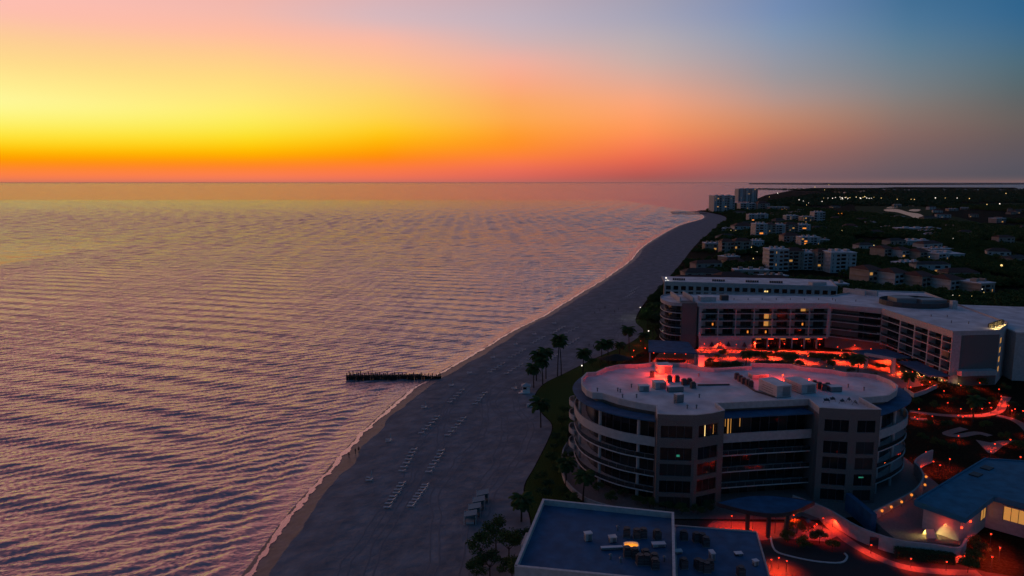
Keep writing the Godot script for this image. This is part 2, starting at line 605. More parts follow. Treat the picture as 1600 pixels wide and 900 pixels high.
func make_coast() -> void:
	shore_line = smooth(PackedVector2Array([Vector2(-57, -60), Vector2(-54, -105), Vector2(-52.4, -131), Vector2(-51.6, -157), Vector2(-49.6, -178), Vector2(-47.2, -203), Vector2(-42.7, -233), Vector2(-36.1, -264), Vector2(-28.5, -286), Vector2(-14.6, -323),
		Vector2(0, -367), Vector2(18.5, -412), Vector2(43.3, -485), Vector2(78.4, -587), Vector2(116.9, -712), Vector2(167.5, -902), Vector2(294, -1283), Vector2(410, -1560), Vector2(462, -1800), Vector2(480, -1960)]), 5)
	lawn_line = smooth(PackedVector2Array([Vector2(2, -60), Vector2(3, -110), Vector2(4.2, -148), Vector2(2.8, -169), Vector2(6, -184), Vector2(10.3, -203), Vector2(12.4, -217), Vector2(9.5, -230), Vector2(7.9, -247), Vector2(12, -264), Vector2(20.2, -278), Vector2(35.8, -304),
		Vector2(56, -335), Vector2(67, -362), Vector2(68, -392), Vector2(86, -457), Vector2(117, -548), Vector2(161, -682), Vector2(231, -900), Vector2(346, -1226), Vector2(470, -1600), Vector2(500, -1960)]), 5)
	shore_x = tabled(shore_line)
	lawn_x = tabled(lawn_line)
	for w in [[6.6, 6, 0.04], [5.2, -8, 0.07], [4.3, 3, 0.088], [3.6, 12, 0.085], [2.9, -8, 0.08], [2.3, 10, 0.062], [1.8, -15, 0.044], [1.45, 5, 0.026], [11.5, 15, 0.13], [14.0, -16, 0.16], [19.0, 14, 0.18], [26.0, -4, 0.2], [36.0, 20, 0.18], [70.0, 8, 0.4], [110.0, -14, 0.5]]:
		var a := deg_to_rad(59.0 + w[1])      # the way the wave runs, towards the beach and the camera
		var k: float = TAU / w[0]
		wave_shape.push_back(Vector4(k * cos(a), k * sin(a), w[2], w[0]))
		wave_shift.push_back(rng.randf() * TAU)
	# the sea: one sheet to the horizon, finely cut where the single waves can be seen
	var zs := PackedFloat32Array()
	var z := 60.0
	while z < 240000.0:
		zs.push_back(-z)
		z += 8.0 if z < 100.0 else (0.42 if z < 280.0 else (0.42 + (z - 280.0) * 0.0014 if z < 900.0 else (1.29 + (z - 900.0) * 0.0034 if z < 3600.0 else z * 0.3)))
	var xs := PackedFloat32Array()
	var x := -240000.0
	while x < 240000.0:
		xs.push_back(x)
		if x < -2900.0:
			x = minf(x * 0.72, -2900.0) if x * 0.72 < -2900.0 else -2900.0 + 0.01
		elif x < -1500.0:
			x += 8.0
		elif x < -480.0:
			x += 4.0
		elif x < 130.0:
			x += 1.2
		elif x < 520.0:
			x += 2.6
		elif x < 900.0:
			x += 14.0
		else:
			x *= 1.5
	var v := PackedVector3Array()
	var nn := PackedVector3Array()
	var idx := PackedInt32Array()
	var nx := xs.size()
	for i in zs.size():
		at_shore = at_z(shore_x, zs[i])
		var fade := 1.0 - smoothstep(2800.0, 3600.0, -zs[i])
		var step := 0.0 if i == 0 else absf(zs[i] - zs[i - 1])
		for j in nx:
			var h := Vector3.ZERO
			var f := fade * smoothstep(0.82 * zs[i] - 60.0, 0.82 * zs[i] - 20.0, xs[j])
			if f > 0.0 and zs[i] < -100.0 and xs[j] < at_shore + 6.0:
				h = wave(xs[j], zs[i], step, 0.0 if j == 0 else xs[j] - xs[j - 1]) * f
			v.push_back(Vector3(xs[j], SEA + h.x - 1.5 * smoothstep(3400.0, 3900.0, -zs[i]) * (1.0 - smoothstep(13000.0, 16000.0, -zs[i])), zs[i]))
			nn.push_back(Vector3(-h.y, 1.0, -h.z).normalized())
	# farther off, the waves too small to be cut in the mesh are carried by the ripple relief
	var bands := [0.0, 210.0, 330.0, 480.0, 640.0, 900.0, 900000.0]
	var m := ArrayMesh.new()
	for q in bands.size() - 1:
		idx = PackedInt32Array()
		var r0 := -1
		var r1 := 0
		for i in zs.size() - 1:
			if -zs[i] < bands[q] or -zs[i] >= bands[q + 1]:
				continue
			if r0 < 0:
				r0 = i
			r1 = i + 1
			for j in nx - 1:
				if zs[i] > -3400.0 and ((xs[j] > at_z(shore_x, zs[i]) + 30.0 and zs[i] > -1500.0 and xs[j] < 2000.0) or xs[j + 1] < 0.95 * zs[i] - 140.0):
					continue
				var k := (i - r0) * nx + j
				idx.push_back(k); idx.push_back(k + nx); idx.push_back(k + 1)
				idx.push_back(k + 1); idx.push_back(k + nx); idx.push_back(k + nx + 1)
		var arr := []
		arr.resize(Mesh.ARRAY_MAX)
		arr[Mesh.ARRAY_VERTEX] = v.slice(r0 * nx, (r1 + 1) * nx)
		arr[Mesh.ARRAY_NORMAL] = nn.slice(r0 * nx, (r1 + 1) * nx)
		arr[Mesh.ARRAY_INDEX] = idx
		m.add_surface_from_arrays(Mesh.PRIMITIVE_TRIANGLES, arr)
		var mt: StandardMaterial3D = mats.sea.duplicate()
		mt.normal_scale = [0.35, 0.4, 0.5, 0.7, 1.1, 1.5][q]
		mt.roughness = [0.08, 0.08, 0.09, 0.1, 0.1, 0.1][q]
		m.surface_set_material(q, mt)
	# the same sea from three to fourteen kilometres, on a wider grid
	var fz := PackedFloat32Array()
	z = 3300.0
	while z < 14500.0:
		fz.push_back(-z)
		z *= 1.009
	var fv := PackedVector3Array()
	var fn := PackedVector3Array()
	idx = PackedInt32Array()
	for i in fz.size():
		at_shore = 400.0 + (-fz[i] - 1900.0) * 0.35
		for j in 661:
			var xx := -12200.0 + j * 20.0
			var h := Vector3.ZERO
			if xx > 0.85 * fz[i] - 100.0 and xx < at_shore:
				h = wave(xx, fz[i], -fz[i] * 0.009, 20.0) * (1.0 - smoothstep(11000.0, 14000.0, -fz[i])) * smoothstep(3300.0, 3600.0, -fz[i])
			fv.push_back(Vector3(xx, SEA + 0.05 + h.x, fz[i]))
			fn.push_back(Vector3(-h.y, 1.0, -h.z).normalized())
			if i > 0 and j > 0 and xx < at_shore:
				var k := i * 661 + j
				idx.append_array(PackedInt32Array([k - 662, k - 1, k - 661, k - 661, k - 1, k]))
	var far_arr := []
	far_arr.resize(Mesh.ARRAY_MAX)
	far_arr[Mesh.ARRAY_VERTEX] = fv
	far_arr[Mesh.ARRAY_NORMAL] = fn
	far_arr[Mesh.ARRAY_INDEX] = idx
	m.add_surface_from_arrays(Mesh.PRIMITIVE_TRIANGLES, far_arr)
	var far_mt: StandardMaterial3D = mats.sea.duplicate()
	far_mt.normal_scale = 1.5
	far_mt.roughness = 0.1
	m.surface_set_material(bands.size() - 1, far_mt)
	var deep := MB.new()              # the flat water beside and below the waves
	deep.sheet(PackedVector2Array([Vector2(-200000, -40), Vector2(60, -40), Vector2(600, -2000), Vector2(600, -200000), Vector2(-200000, -200000)]), SEA - 0.9)
	var flat := deep.mesh().surface_get_arrays(0)
	m.add_surface_from_arrays(Mesh.PRIMITIVE_TRIANGLES, flat)
	m.surface_set_material(bands.size(), mats.sea)
	set_down("sea", m, null)
	# the beach
	var rows := PackedFloat32Array()
	z = 60.0
	while z < 1960.0:
		rows.push_back(-z)
		z += 1.6 if z < 420.0 else 1.6 + (z - 420.0) * 0.03
	set_down("beach", grid_mesh(rows, 70, func(zz: float, t: float) -> Vector3:
		var x0 := at_z(shore_x, zz) - 14.0
		var x1 := at_z(lawn_x, zz) + 7.0
		var xx := lerpf(x0, x1, t)
		return Vector3(xx, sand_height(xx, zz), zz)), mats.sand)
	var edge := FastNoiseLite.new()
	edge.seed = 12
	edge.frequency = 0.03
	set_down("wet_sand", grid_mesh(rows, 10, func(zz: float, t: float) -> Vector3:
		var x0 := at_z(shore_x, zz) - 0.5
		var wide := 6.5 + 3.0 * edge.get_noise_1d(zz) + 0.5 * edge.get_noise_1d(zz * 5.0)
		var xx := x0 + t * wide
		return Vector3(xx, sand_height(xx, zz) + 0.035 - 0.05 * t * t, zz)), mats.wet_sand)
	var fine := PackedFloat32Array()
	z = 100.0
	while z < 1900.0:
		fine.push_back(-z)
		z += 0.5 if z < 400.0 else 0.5 + (z - 400.0) * 0.02
	set_down("swash", grid_mesh(fine, 4, func(zz: float, t: float) -> Vector3:
		var c := at_z(shore_x, zz) + 0.9 * edge.get_noise_1d(zz * 1.5 + 90.0) + 0.5
		var in_edge := 0.7 + 1.0 * edge.get_noise_1d(zz * 6.0) + 0.4 * edge.get_noise_1d(zz * 22.0)
		var out_edge := 0.5 + 0.6 * edge.get_noise_1d(zz * 4.0 + 500.0) + 0.5 * edge.get_noise_1d(zz * 17.0)
		var xx := lerpf(c - out_edge, c + in_edge, t)
		return Vector3(xx, maxf(SEA + 0.12, sand_height(xx, zz) + 0.05), zz)), mats.swash)

	# tyre tracks of the beach tractor
	for k in 5:
		var base: float = [0.24, 0.31, 0.58, 0.74, 0.86][k]
		for side in 2:
			set_down("tyre_track", grid_mesh(rows, 2, func(zz: float, t: float) -> Vector3:
				var x0 := at_z(shore_x, zz) + 10.0
				var x1 := at_z(lawn_x, zz) - 2.0
				var c := lerpf(x0, x1, clampf(base + 0.16 * edge.get_noise_1d(zz * 0.35 + 90.0 * k), 0.03, 0.97)) + side * 1.9
				var xx := c + (t - 0.5) * 0.42
				return Vector3(xx, sand_height(xx, zz) + (0.045 if t == 0.5 else 0.005), zz)), mats.track)

func make_land() -> void:
	# the key inland of the beach
	var mb := MB.new()
	var poly := PackedVector2Array()
	for p in lawn_line:
		poly.push_back(p)
	for p in [Vector2(647.0, -2100.2), Vector2(939.9, -2874.3), Vector2(1500.7, -4316.9), Vector2(2536.2, -6647.3), Vector2(4173.2, -10172.2), Vector2(5154.1, -10172.2), Vector2(3663.4, -7202.1), Vector2(5053.0, -7202.1), Vector2(6947.9, -7202.1), Vector2(900, -60)]:
		poly.push_back(p)
	mb.sheet(poly, 0.08)
	structure("ground", mb, mats.earth)
	# far shores beyond the bay
	mb = MB.new()
	mb.prism(PackedVector2Array([Vector2(10015.8, -30902.3), Vector2(10527.1, -24032.7), Vector2(12167.1, -22767.2), Vector2(20212.1, -28841.4), Vector2(27791.6, -28841.4), Vector2(43881.5, -45545.3), Vector2(14760.1, -45545.3)]), -1.5, 22.0)
	structure("far_shore", mb, mats.earth)
	mb = MB.new()
	mb.prism(PackedVector2Array([Vector2(4346.6, -8821.4), Vector2(5870.4, -8475.0), Vector2(6761.3, -9825.1), Vector2(5684.6, -10808.7)]), -1.5, 7.0)
	structure("mangrove_island", mb, mats.earth)
	# lawn between the sand and the condominium
	mb = MB.new()
	var lawn := PackedVector2Array()
	for p in lawn_line:
		if p.y < -120.0 and p.y > -400.0:
			lawn.push_back(p + Vector2(0.3, 0))
	for p in [Vector2(76, -396), Vector2(72, -350), Vector2(60, -318), Vector2(40, -285), Vector2(30, -240), Vector2(17, -212), Vector2(14.5, -186), Vector2(13, -172), Vector2(17, -160), Vector2(14, -140), Vector2(10, -122)]:
		lawn.push_back(p)
	mb.sheet(lawn, 0.1)
	structure("lawn", mb, mats.lawn)
	# terrace of the condominium on the sea side, with its low curved wall
	mb = MB.new()
	var edge := smooth(PackedVector2Array([Vector2(30, -212), Vector2(19.5, -206), Vector2(14.8, -196), Vector2(13.2, -185), Vector2(13, -175), Vector2(14.8, -167.1), Vector2(18.1, -161), Vector2(23.7, -157), Vector2(32, -153.5)]), 4)
	var ter := edge.duplicate()
	for p in [Vector2(70, -153), Vector2(106, -160), Vector2(108, -190), Vector2(90, -212), Vector2(60, -214)]:
		ter.push_back(p)
	mb.sheet(ter, 0.14)
	structure("terrace_paving", mb, mats.paving)
	mb = MB.new()
	wall_run(mb, edge, 0.0, -0.35, 0.0, 1.3)
	var tw := thing("terrace_wall", "low curved white wall around the sea side terrace of the oval building", "wall", Vector3(14, 0, -180))
	part(tw, "wall", mb, mats.render)
	# pool deck between the two large buildings
	mb = MB.new()
	mb.sheet(PackedVector2Array([Vector2(62, -216), Vector2(104, -215), Vector2(118, -232), Vector2(140, -256), Vector2(160, -264), Vector2(161, -308), Vector2(149, -316), Vector2(86, -321), Vector2(66, -315), Vector2(56, -290), Vector2(55, -240)]), 0.12)
	structure("pool_deck", mb, mats.paving)
	mb = MB.new()
	mb.sheet(smooth(PackedVector2Array([Vector2(92, -246), Vector2(118, -244), Vector2(134, -252), Vector2(128, -264), Vector2(104, -262), Vector2(90, -258)]), 4, true), 0.16)
	structure("pool_water", mb, mats.lagoon)
	# drive and paths near the entrance
	mb = MB.new()
	mb.sheet(PackedVector2Array([Vector2(30, -153), Vector2(66, -152), Vector2(80, -141), Vector2(92, -131), Vector2(112, -124), Vector2(112, -95), Vector2(30, -95)]), 0.15)
	structure("driveway", mb, mats.asphalt)
	mb = MB.new()
	mb.sheet(PackedVector2Array([Vector2(45, -152.5), Vector2(67, -151), Vector2(70.5, -146), Vector2(66, -143), Vector2(57, -144.5), Vector2(46, -142), Vector2(40, -146)]), 0.17)
	structure("entrance_paving", mb, mats.paving)
	mb = MB.new()
	wall_run(mb, smooth(PackedVector2Array([Vector2(55.3, -145.0), Vector2(54.2, -139.3), Vector2(56.4, -137.0), Vector2(60.7, -135.0), Vector2(65.2, -134.5), Vector2(67.4, -136.5), Vector2(67.6, -138.0)]), 4), 0.0, 0.35, 0.0, 0.32)
	var kb := thing("drive_kerb", "pale curved kerb looping round the dark island in the driveway", "kerb", Vector3(60, 0, -132))
	part(kb, "kerb", mb, mats.slab_edge)
	var path := smooth(PackedVector2Array([Vector2(70.1, -158.8), Vector2(70.1, -149.0), Vector2(71.7, -140.6), Vector2(75.5, -134.0), Vector2(81.0, -131.4), Vector2(90.4, -130.5)]), 5)
	mb = MB.new()
	mb.sheet(band(path, -1.1, 1.1), 0.19)
	structure("footpath", mb, mats.paving)
	for run in [[Vector2(131.4, -230.6), Vector2(136.6, -227.8), Vector2(143.7, -225.8), Vector2(152.3, -226.2), Vector2(160.8, -230.6), Vector2(168.7, -239.9), Vector2(174.6, -246.9)], [Vector2(157.3, -226.2), Vector2(159.6, -222.8), Vector2(159.2, -217.0), Vector2(156.9, -210.8)], [Vector2(127.9, -223.6), Vector2(132.4, -221.9)], [Vector2(139.1, -213.9), Vector2(131.1, -209.3), Vector2(132.9, -207.1), Vector2(140.4, -209.7), Vector2(142.6, -207.1)]]:
		mb = MB.new()
		mb.sheet(band(smooth(PackedVector2Array(run), 4), -1.3, 1.3), 0.18)
		structure("garden_path", mb, mats.paving)
	mb = MB.new()
	mb.sheet(PackedVector2Array([Vector2(136.2, -203.8), Vector2(139.1, -201.4), Vector2(142.7, -203.1), Vector2(147.2, -203.1), Vector2(140.7, -198.6), Vector2(134.1, -192.7), Vector2(133.1, -193.4)]), 0.2)
	structure("garden_plaza", mb, mats.paving)
	# golf course and its ponds
	for f in [[Vector2(1142.2, -2404.6), Vector2(1259.6, -2462.1), Vector2(1261.0, -2349.7), Vector2(1367.8, -2404.6), Vector2(1391.9, -2349.7), Vector2(995.4, -1720.2), Vector2(796.9, -1392.7), Vector2(687.7, -1255.7), Vector2(778.0, -1516.5), Vector2(909.5, -1912.5)], [Vector2(980.6, -1612.0), Vector2(862.9, -1320.7), Vector2(887.4, -1255.7), Vector2(790.9, -1118.1), Vector2(747.8, -1143.1), Vector2(841.9, -1392.7)], [Vector2(1530.3, -2462.1), Vector2(1966.6, -2796.3), Vector2(1732.5, -2462.1), Vector2(1417.9, -2227.6)], [Vector2(649.3, -968.9), Vector2(673.7, -950.8), Vector2(596.4, -840.4), Vector2(567.8, -840.4)]]:
		mb = MB.new()
		mb.sheet(smooth(PackedVector2Array(f), 3, true), 0.3)
		structure("golf_fairway", mb, mats.fairway)
	for f in [[Vector2(1038.8, -2025.7), Vector2(1085.8, -2049.9), Vector2(999.9, -1830.7), Vector2(967.7, -1720.2), Vector2(830.5, -1452.0), Vector2(773.9, -1355.7), Vector2(774.3, -1392.7), Vector2(801.3, -1472.9), Vector2(858.4, -1553.3), Vector2(923.6, -1708.7), Vector2(974.5, -1843.8), Vector2(982.5, -1912.5)], [Vector2(1117.8, -2171.2), Vector2(1208.0, -2307.5), Vector2(1224.9, -2307.5), Vector2(1140.1, -2153.0), Vector2(1087.6, -2100.2)], [Vector2(1299.3, -2382.3), Vector2(1395.6, -2450.4), Vector2(1338.5, -2349.7), Vector2(1256.5, -2297.2)], [Vector2(1052.1, -1926.9), Vector2(1119.0, -2033.7), Vector2(1134.0, -2017.7), Vector2(1051.2, -1884.5)], [Vector2(678.7, -1169.4), Vector2(698.3, -1191.2), Vector2(644.7, -1082.4), Vector2(638.3, -1082.4)], [Vector2(613.0, -900.2), Vector2(640.5, -924.8), Vector2(627.6, -900.2), Vector2(611.6, -884.5)], [Vector2(2889.1, -6099.0), Vector2(3216.4, -6647.3), Vector2(2748.6, -5696.1), Vector2(2620.6, -5514.0)], [Vector2(2601.2, -5890.7), Vector2(2521.2, -5455.8), Vector2(2273.9, -4935.2), Vector2(2296.6, -5182.5)]]:
		mb = MB.new()
		mb.sheet(smooth(PackedVector2Array(f), 3, true), 0.6)
		structure("pond", mb, mats.lagoon)

# ---------------------------------------------------------------- building kit
const ORD := ["first", "second", "third", "fourth", "fifth", "sixth", "seventh", "eighth", "ninth", "tenth", "eleventh", "twelfth", "thirteenth", "fourteenth", "fifteenth", "sixteenth", "seventeenth", "eighteenth", "nineteenth", "twentieth", "twenty-first", "twenty-second", "twenty-third", "twenty-fourth"]

func resample(pts: PackedVector2Array, step: float) -> PackedVector2Array:
	var total := 0.0
	for i in pts.size() - 1:
		total += pts[i].distance_to(pts[i + 1])
	var k := maxi(1, roundi(total / step))
	var o := PackedVector2Array([pts[0]])
	var want := total / k
	var run := 0.0
	for i in pts.size() - 1:
		var l := pts[i].distance_to(pts[i + 1])
		while run + l >= want - 0.0001 and o.size() < k:
			o.push_back(pts[i].lerp(pts[i + 1], (want - run) / l))
			want += total / k
		run += l
	o.push_back(pts[pts.size() - 1])
	return o

func pane() -> Material:   # drawn curtains show pale behind some panes
	return mats.curtained_glass if rng.randf() < 0.3 else mats.window_glass

func yaw_of(d: Vector2) -> float:
	return atan2(-d.y, d.x)

func panel(parent: Node3D, called: String, a: Vector2, b: Vector2, t0: float, t1: float, y0: float, y1: float, front: float, thick: float, m: Material) -> MeshInstance3D:
	# an upright slab along a-b from t0 to t1 (metres); its face lies front metres outside the line
	var d := (b - a).normalized()
	var out := Vector2(-d.y, d.x)
	var p := a + d * (t0 + t1) * 0.5 + out * (front - thick * 0.5)
	return bx(parent, called, Vector3(p.x, (y0 + y1) * 0.5, p.y), Vector3(t1 - t0, y1 - y0, thick), m, yaw_of(d))

func facade(parent: Node3D, a: Vector2, b: Vector2, y0: float, y1: float, cols: Array, rows: Array, m: Material, depth := 0.4, lit := {}, mullions := 1, front := 0.0) -> void:
	var l := a.distance_to(b)
	var x := 0.0
	for ci in cols.size() + 1:
		var next: float = l if ci == cols.size() else cols[ci][0] * l
		if next - x > 0.02:
			panel(parent, "pier", a, b, x, next, y0, y1, front, depth, m)
		if ci == cols.size():
			break
		var c0: float = cols[ci][0] * l
		var c1: float = cols[ci][1] * l
		var y := y0
		for ri in rows.size() + 1:
			var ny: float = y1 if ri == rows.size() else rows[ri][0]
			if ny - y > 0.02:
				panel(parent, "spandrel", a, b, c0, c1, y, ny, front - 0.012, depth, m)
			if ri == rows.size():
				break
			var key := Vector2i(ci, ri)
			panel(parent, "window", a, b, c0, c1, rows[ri][0], rows[ri][1], front - depth * 0.6, 0.08, lit.get(key, pane()))
			for k in mullions:
				var mx := lerpf(c0, c1, (k + 1.0) / (mullions + 1.0))
				panel(parent, "mullion", a, b, mx - 0.045, mx + 0.045, rows[ri][0], rows[ri][1], front - depth * 0.6 + 0.06, 0.1, mats.frame)
			y = rows[ri][1]
		x = c1

func curtain(parent: Node3D, line: PackedVector2Array, step: float, y0: float, y1: float, lit := {}, m: Material = null) -> void:   # a run of glass panes between dark mullions
	var pts := resample(line, step)
	for i in pts.size() - 1:
		var l := pts[i].distance_to(pts[i + 1])
		panel(parent, "window", pts[i], pts[i + 1], 0.06, l - 0.06, y0, y1, 0.0, 0.08, lit.get(i, pane() if m == null else m))
		panel(parent, "mullion", pts[i], pts[i + 1], -0.07, 0.07, y0, y1, 0.06, 0.16, mats.frame)

func rail(parent: Node3D, line: PackedVector2Array, step: float, y: float, h := 1.05) -> void:
	var pts := resample(line, step)
	for i in pts.size() - 1:
		var l := pts[i].distance_to(pts[i + 1])
		panel(parent, "railing_pane", pts[i], pts[i + 1], 0.03, l - 0.03, y, y + h, -0.1, 0.03, mats.rail_glass)
	var mb := MB.new()
	wall_run(mb, pts, -0.09, -0.15, y + h, y + h + 0.05)
	part(parent, "handrail", mb, mats.metal)

func block(parent: Node3D, called: String, poly: PackedVector2Array, y0: float, y1: float, m: Material) -> void:
	var mb := MB.new()
	mb.prism(poly, y0, y1)
	part(parent, called, mb, m)

func closed_line(poly: PackedVector2Array) -> PackedVector2Array:
	var o := poly.duplicate()
	o.push_back(poly[0])
	return o

func parapet(parent: Node3D, line: PackedVector2Array, d0: float, d1: float, y0: float, y1: float, m: Material) -> void:
	var mb := MB.new()
	wall_run(mb, line, d0, d1, y0, y1)
	part(parent, "parapet", mb, m)

# ---------------------------------------------------------------- the buildings
func make_buildings() -> void:
	oval_building()
	beach_hotel()
	rear_hotel_wing()
	side_block()
	near_flat_roof()
	clubhouse()
	pavilion()
	entrance_canopy()
	far_buildings()

func oval_building() -> void:
	var t := thing("oval_condominium", "large five storey condominium with rounded ends and white flat roof", "building", Vector3(60, 0, -182))
	# the rounded west end, from its back round to the front
	var west := smooth(PackedVector2Array([Vector2(31, -206.5), Vector2(23, -202.5), Vector2(19.2, -196.5), Vector2(16.9, -189), Vector2(16.8, -182), Vector2(17.9, -175.8), Vector2(20.7, -170.2), Vector2(25.4, -165.2), Vector2(29.5, -162.6), Vector2(33.2, -160.8)]), 4)
	var bay := PackedVector2Array([Vector2(48.9, -163.0), Vector2(60, -164.9), Vector2(71.8, -166.6)])
	var east := smooth(PackedVector2Array([Vector2(85.5, -164.3), Vector2(90, -167.2), Vector2(95, -171), Vector2(99.6, -175.6), Vector2(102.6, -181.5), Vector2(103.3, -188), Vector2(101, -195), Vector2(96, -199.5)]), 4)
	var north := PackedVector2Array([Vector2(96, -194.0), Vector2(89.7, -197.2), Vector2(82, -200.8), Vector2(69.3, -202.2), Vector2(57, -197.2), Vector2(50.9, -203), Vector2(40.8, -204.5), Vector2(31, -203)])
	# roof: the parapet stands about three metres inside the balconies at both ends
	var rim := PackedVector2Array([Vector2(30.8, -203), Vector2(26.6, -199.6), Vector2(23.2, -194.6), Vector2(20.6, -194.2), Vector2(18.6, -188.2), Vector2(18.2, -182.3), Vector2(18.9, -177.2), Vector2(20.1, -175.1), Vector2(22.6, -174.4), Vector2(25.9, -170.2), Vector2(29.6, -167), Vector2(33.9, -164.3), Vector2(33.0, -158.2), Vector2(37, -157.5), Vector2(41.5, -157.4), Vector2(45.4, -158.7), Vector2(49, -160.8),
		Vector2(48.7, -166.2), Vector2(72, -169.6), Vector2(71.7, -162.9), Vector2(78.5, -161.6), Vector2(85.4, -161.5), Vector2(85, -170.6), Vector2(88.5, -171.4), Vector2(92.6, -172.4), Vector2(97.2, -177.1), Vector2(99.8, -181.4), Vector2(100.4, -186.2), Vector2(99.4, -191.5), Vector2(96.5, -193.6), Vector2(92.5, -194.2), Vector2(89.7, -197.2), Vector2(82, -200.8), Vector2(80.5, -203.5), Vector2(69.3, -204.6), Vector2(68.2, -201.4), Vector2(57, -198.5), Vector2(54.5, -199.6), Vector2(50.9, -204.2), Vector2(40.8, -205.3), Vector2(36.5, -203.4)])
	var core := PackedVector2Array()
	for p in rim:
		core.push_back(p.lerp(Vector2(clampf(p.x, 34, 86), -182), 0.1))
	block(t, "core", core, 0.0, 21.4, mats.stone)
	block(t, "roof", rim, 21.55, 22.0, mats.white_roof)
	var ring := closed_line(rim)
	for run in [[0, 12, mats.render], [12, 16, mats.stone], [16, 19, mats.render], [19, 21, mats.stone], [21, ring.size() - 1, mats.render]]:
		parapet(t, ring.slice(run[0], run[1] + 1), 0.03, -0.3, 21.5, 23.0, run[2])
	parapet(t, closed_line(rim), 0.08, -0.36, 23.0, 23.12, mats.slab_edge)
	# eyebrow roofs under the parapet
	for e in [[west, 3.9], [bay, 4.2], [east, 4.2]]:
		var line: PackedVector2Array = e[0]
		block(t, "eyebrow_roof", band(line, 0.5, -e[1]), 20.35, 20.62, mats.blue_roof)
		# storeys behind it
		var inner := offset(line, -3.1)
		var floors := [14.75, 11.2, 7.1, 3.2]
		for k in 4:
			var fy: float = floors[k]
			block(t, "balcony_slab", band(line, 0.0, -3.6), fy - 0.24, fy, mats.slab_edge)
			var top: float = 20.35 if k == 0 else floors[k - 1] - 0.32
			var lit := {}
			if line == west:
				lit = [{5: mats.warm_glow, 11: mats.gold_glow}, {4: mats.amber_glow, 9: mats.warm_glow}, {}, {12: mats.warm_glow}][k]
			elif line == bay and k == 0:
				lit = {1: mats.warm_glow}
			var lit_panes := {}
			for q in lit:
				lit_panes[q] = mats.window_glass
			curtain(t, inner, 2.4, fy, top, lit_panes)
			# a few narrow lit gaps between curtains
			var pts := resample(inner, 2.4)
			for q in lit:
				if q < pts.size() - 1:
					panel(t, "lit_window", pts[q], pts[q + 1], 0.9, 1.25, fy + 0.5, top - 0.5, 0.05, 0.04, lit[q])
					panel(t, "lit_window", pts[q], pts[q + 1], 1.7, 1.85, fy + 0.7, top - 0.4, 0.05, 0.04, lit[q])
			if k == 0:
				var mb := MB.new()
				wall_run(mb, line, 0.04, -0.22, fy - 0.45, fy + 1.75)
				part(t, "balcony_band", mb, mats.render)
			else:
				rail(t, line, 2.4, fy)
		curtain(t, inner, 2.4, 0.2, 2.9)
	# columns that carry the balconies
	for c in [Vector2(21.6, -170.6), Vector2(29.8, -163.6), Vector2(17.8, -182.5), Vector2(94.2, -171.6), Vector2(101.6, -181.9), Vector2(88.2, -167.0)]:
		var mb := MB.new()
		mb.tube(Vector3(c.x, 0, c.y), Vector3(c.x, 20.35, c.y), 0.4, 0.4, 10)
		part(t, "column", mb, mats.render)
	# stone clad blocks with window openings
	var rows := [[0.6, 3.3], [4.3, 7.2], [8.3, 11.2], [12.1, 15.1], [17.4, 20.3]]
	facade(t, Vector2(33.0, -158.2), Vector2(41.5, -157.4), 0.0, 21.5, [[0.1, 0.93]], rows, mats.stone, 0.6, {}, 3)
	facade(t, Vector2(41.5, -157.4), Vector2(49.0, -160.8), 0.0, 21.5, [[0.12, 0.8]], rows, mats.stone, 0.6, {}, 2)
	facade(t, Vector2(71.7, -162.9), Vector2(78.5, -161.6), 0.0, 21.5, [[0.2, 0.97]], rows, mats.stone, 0.6, {}, 2)
	facade(t, Vector2(78.5, -161.6), Vector2(85.4, -161.5), 0.0, 21.5, [[0.25, 0.86]], rows, mats.stone, 0.6, {Vector2i(0, 1): mats.window_glass}, 1)
	panel(t, "lit_window", Vector2(41.5, -157.4), Vector2(49.0, -160.8), 2.9, 3.1, 17.5, 20.1, -0.3, 0.04, mats.gold_glow)
	panel(t, "lit_window", Vector2(41.5, -157.4), Vector2(49.0, -160.8), 5.4, 5.5, 17.7, 19.9, -0.3, 0.04, mats.warm_glow)
	panel(t, "lit_window", Vector2(33.0, -158.2), Vector2(41.5, -157.4), 4.6, 5.3, 12.9, 13.4, -0.3, 0.04, mats.green_glow)
	panel(t, "lit_window", Vector2(78.5, -161.6), Vector2(85.4, -161.5), 3.0, 4.1, 6.2, 6.5, -0.3, 0.04, mats.green_glow)
	panel(t, "lit_window", bay[0], bay[1], 1.2, 1.35, 17.2, 20.1, -3.0, 0.04, mats.warm_glow)
	panel(t, "lit_window", bay[0], bay[1], 2.6, 2.7, 17.2, 20.1, -3.0, 0.04, mats.warm_glow)
	panel(t, "lit_window", bay[0], bay[1], 6.3, 6.45, 17.0, 20.0, -3.0, 0.04, mats.warm_glow)
	# sides of the blocks and the back
	for s in [[Vector2(33.9, -166), Vector2(33.0, -158.2)], [Vector2(49.0, -160.8), Vector2(48.7, -168)], [Vector2(72, -171), Vector2(71.7, -162.9)], [Vector2(85.4, -161.5), Vector2(85.0, -172)]]:
		panel(t, "side_wall", s[0], s[1], 0.0, s[0].distance_to(s[1]) - 0.02, 0.0, 21.5, -0.02, 0.4, mats.stone)
	for i in north.size() - 1:
		panel(t, "rear_wall", north[i], north[i + 1], 0.0, north[i].distance_to(north[i + 1]), 0.0, 21.5, 0.0, 0.4, mats.render)
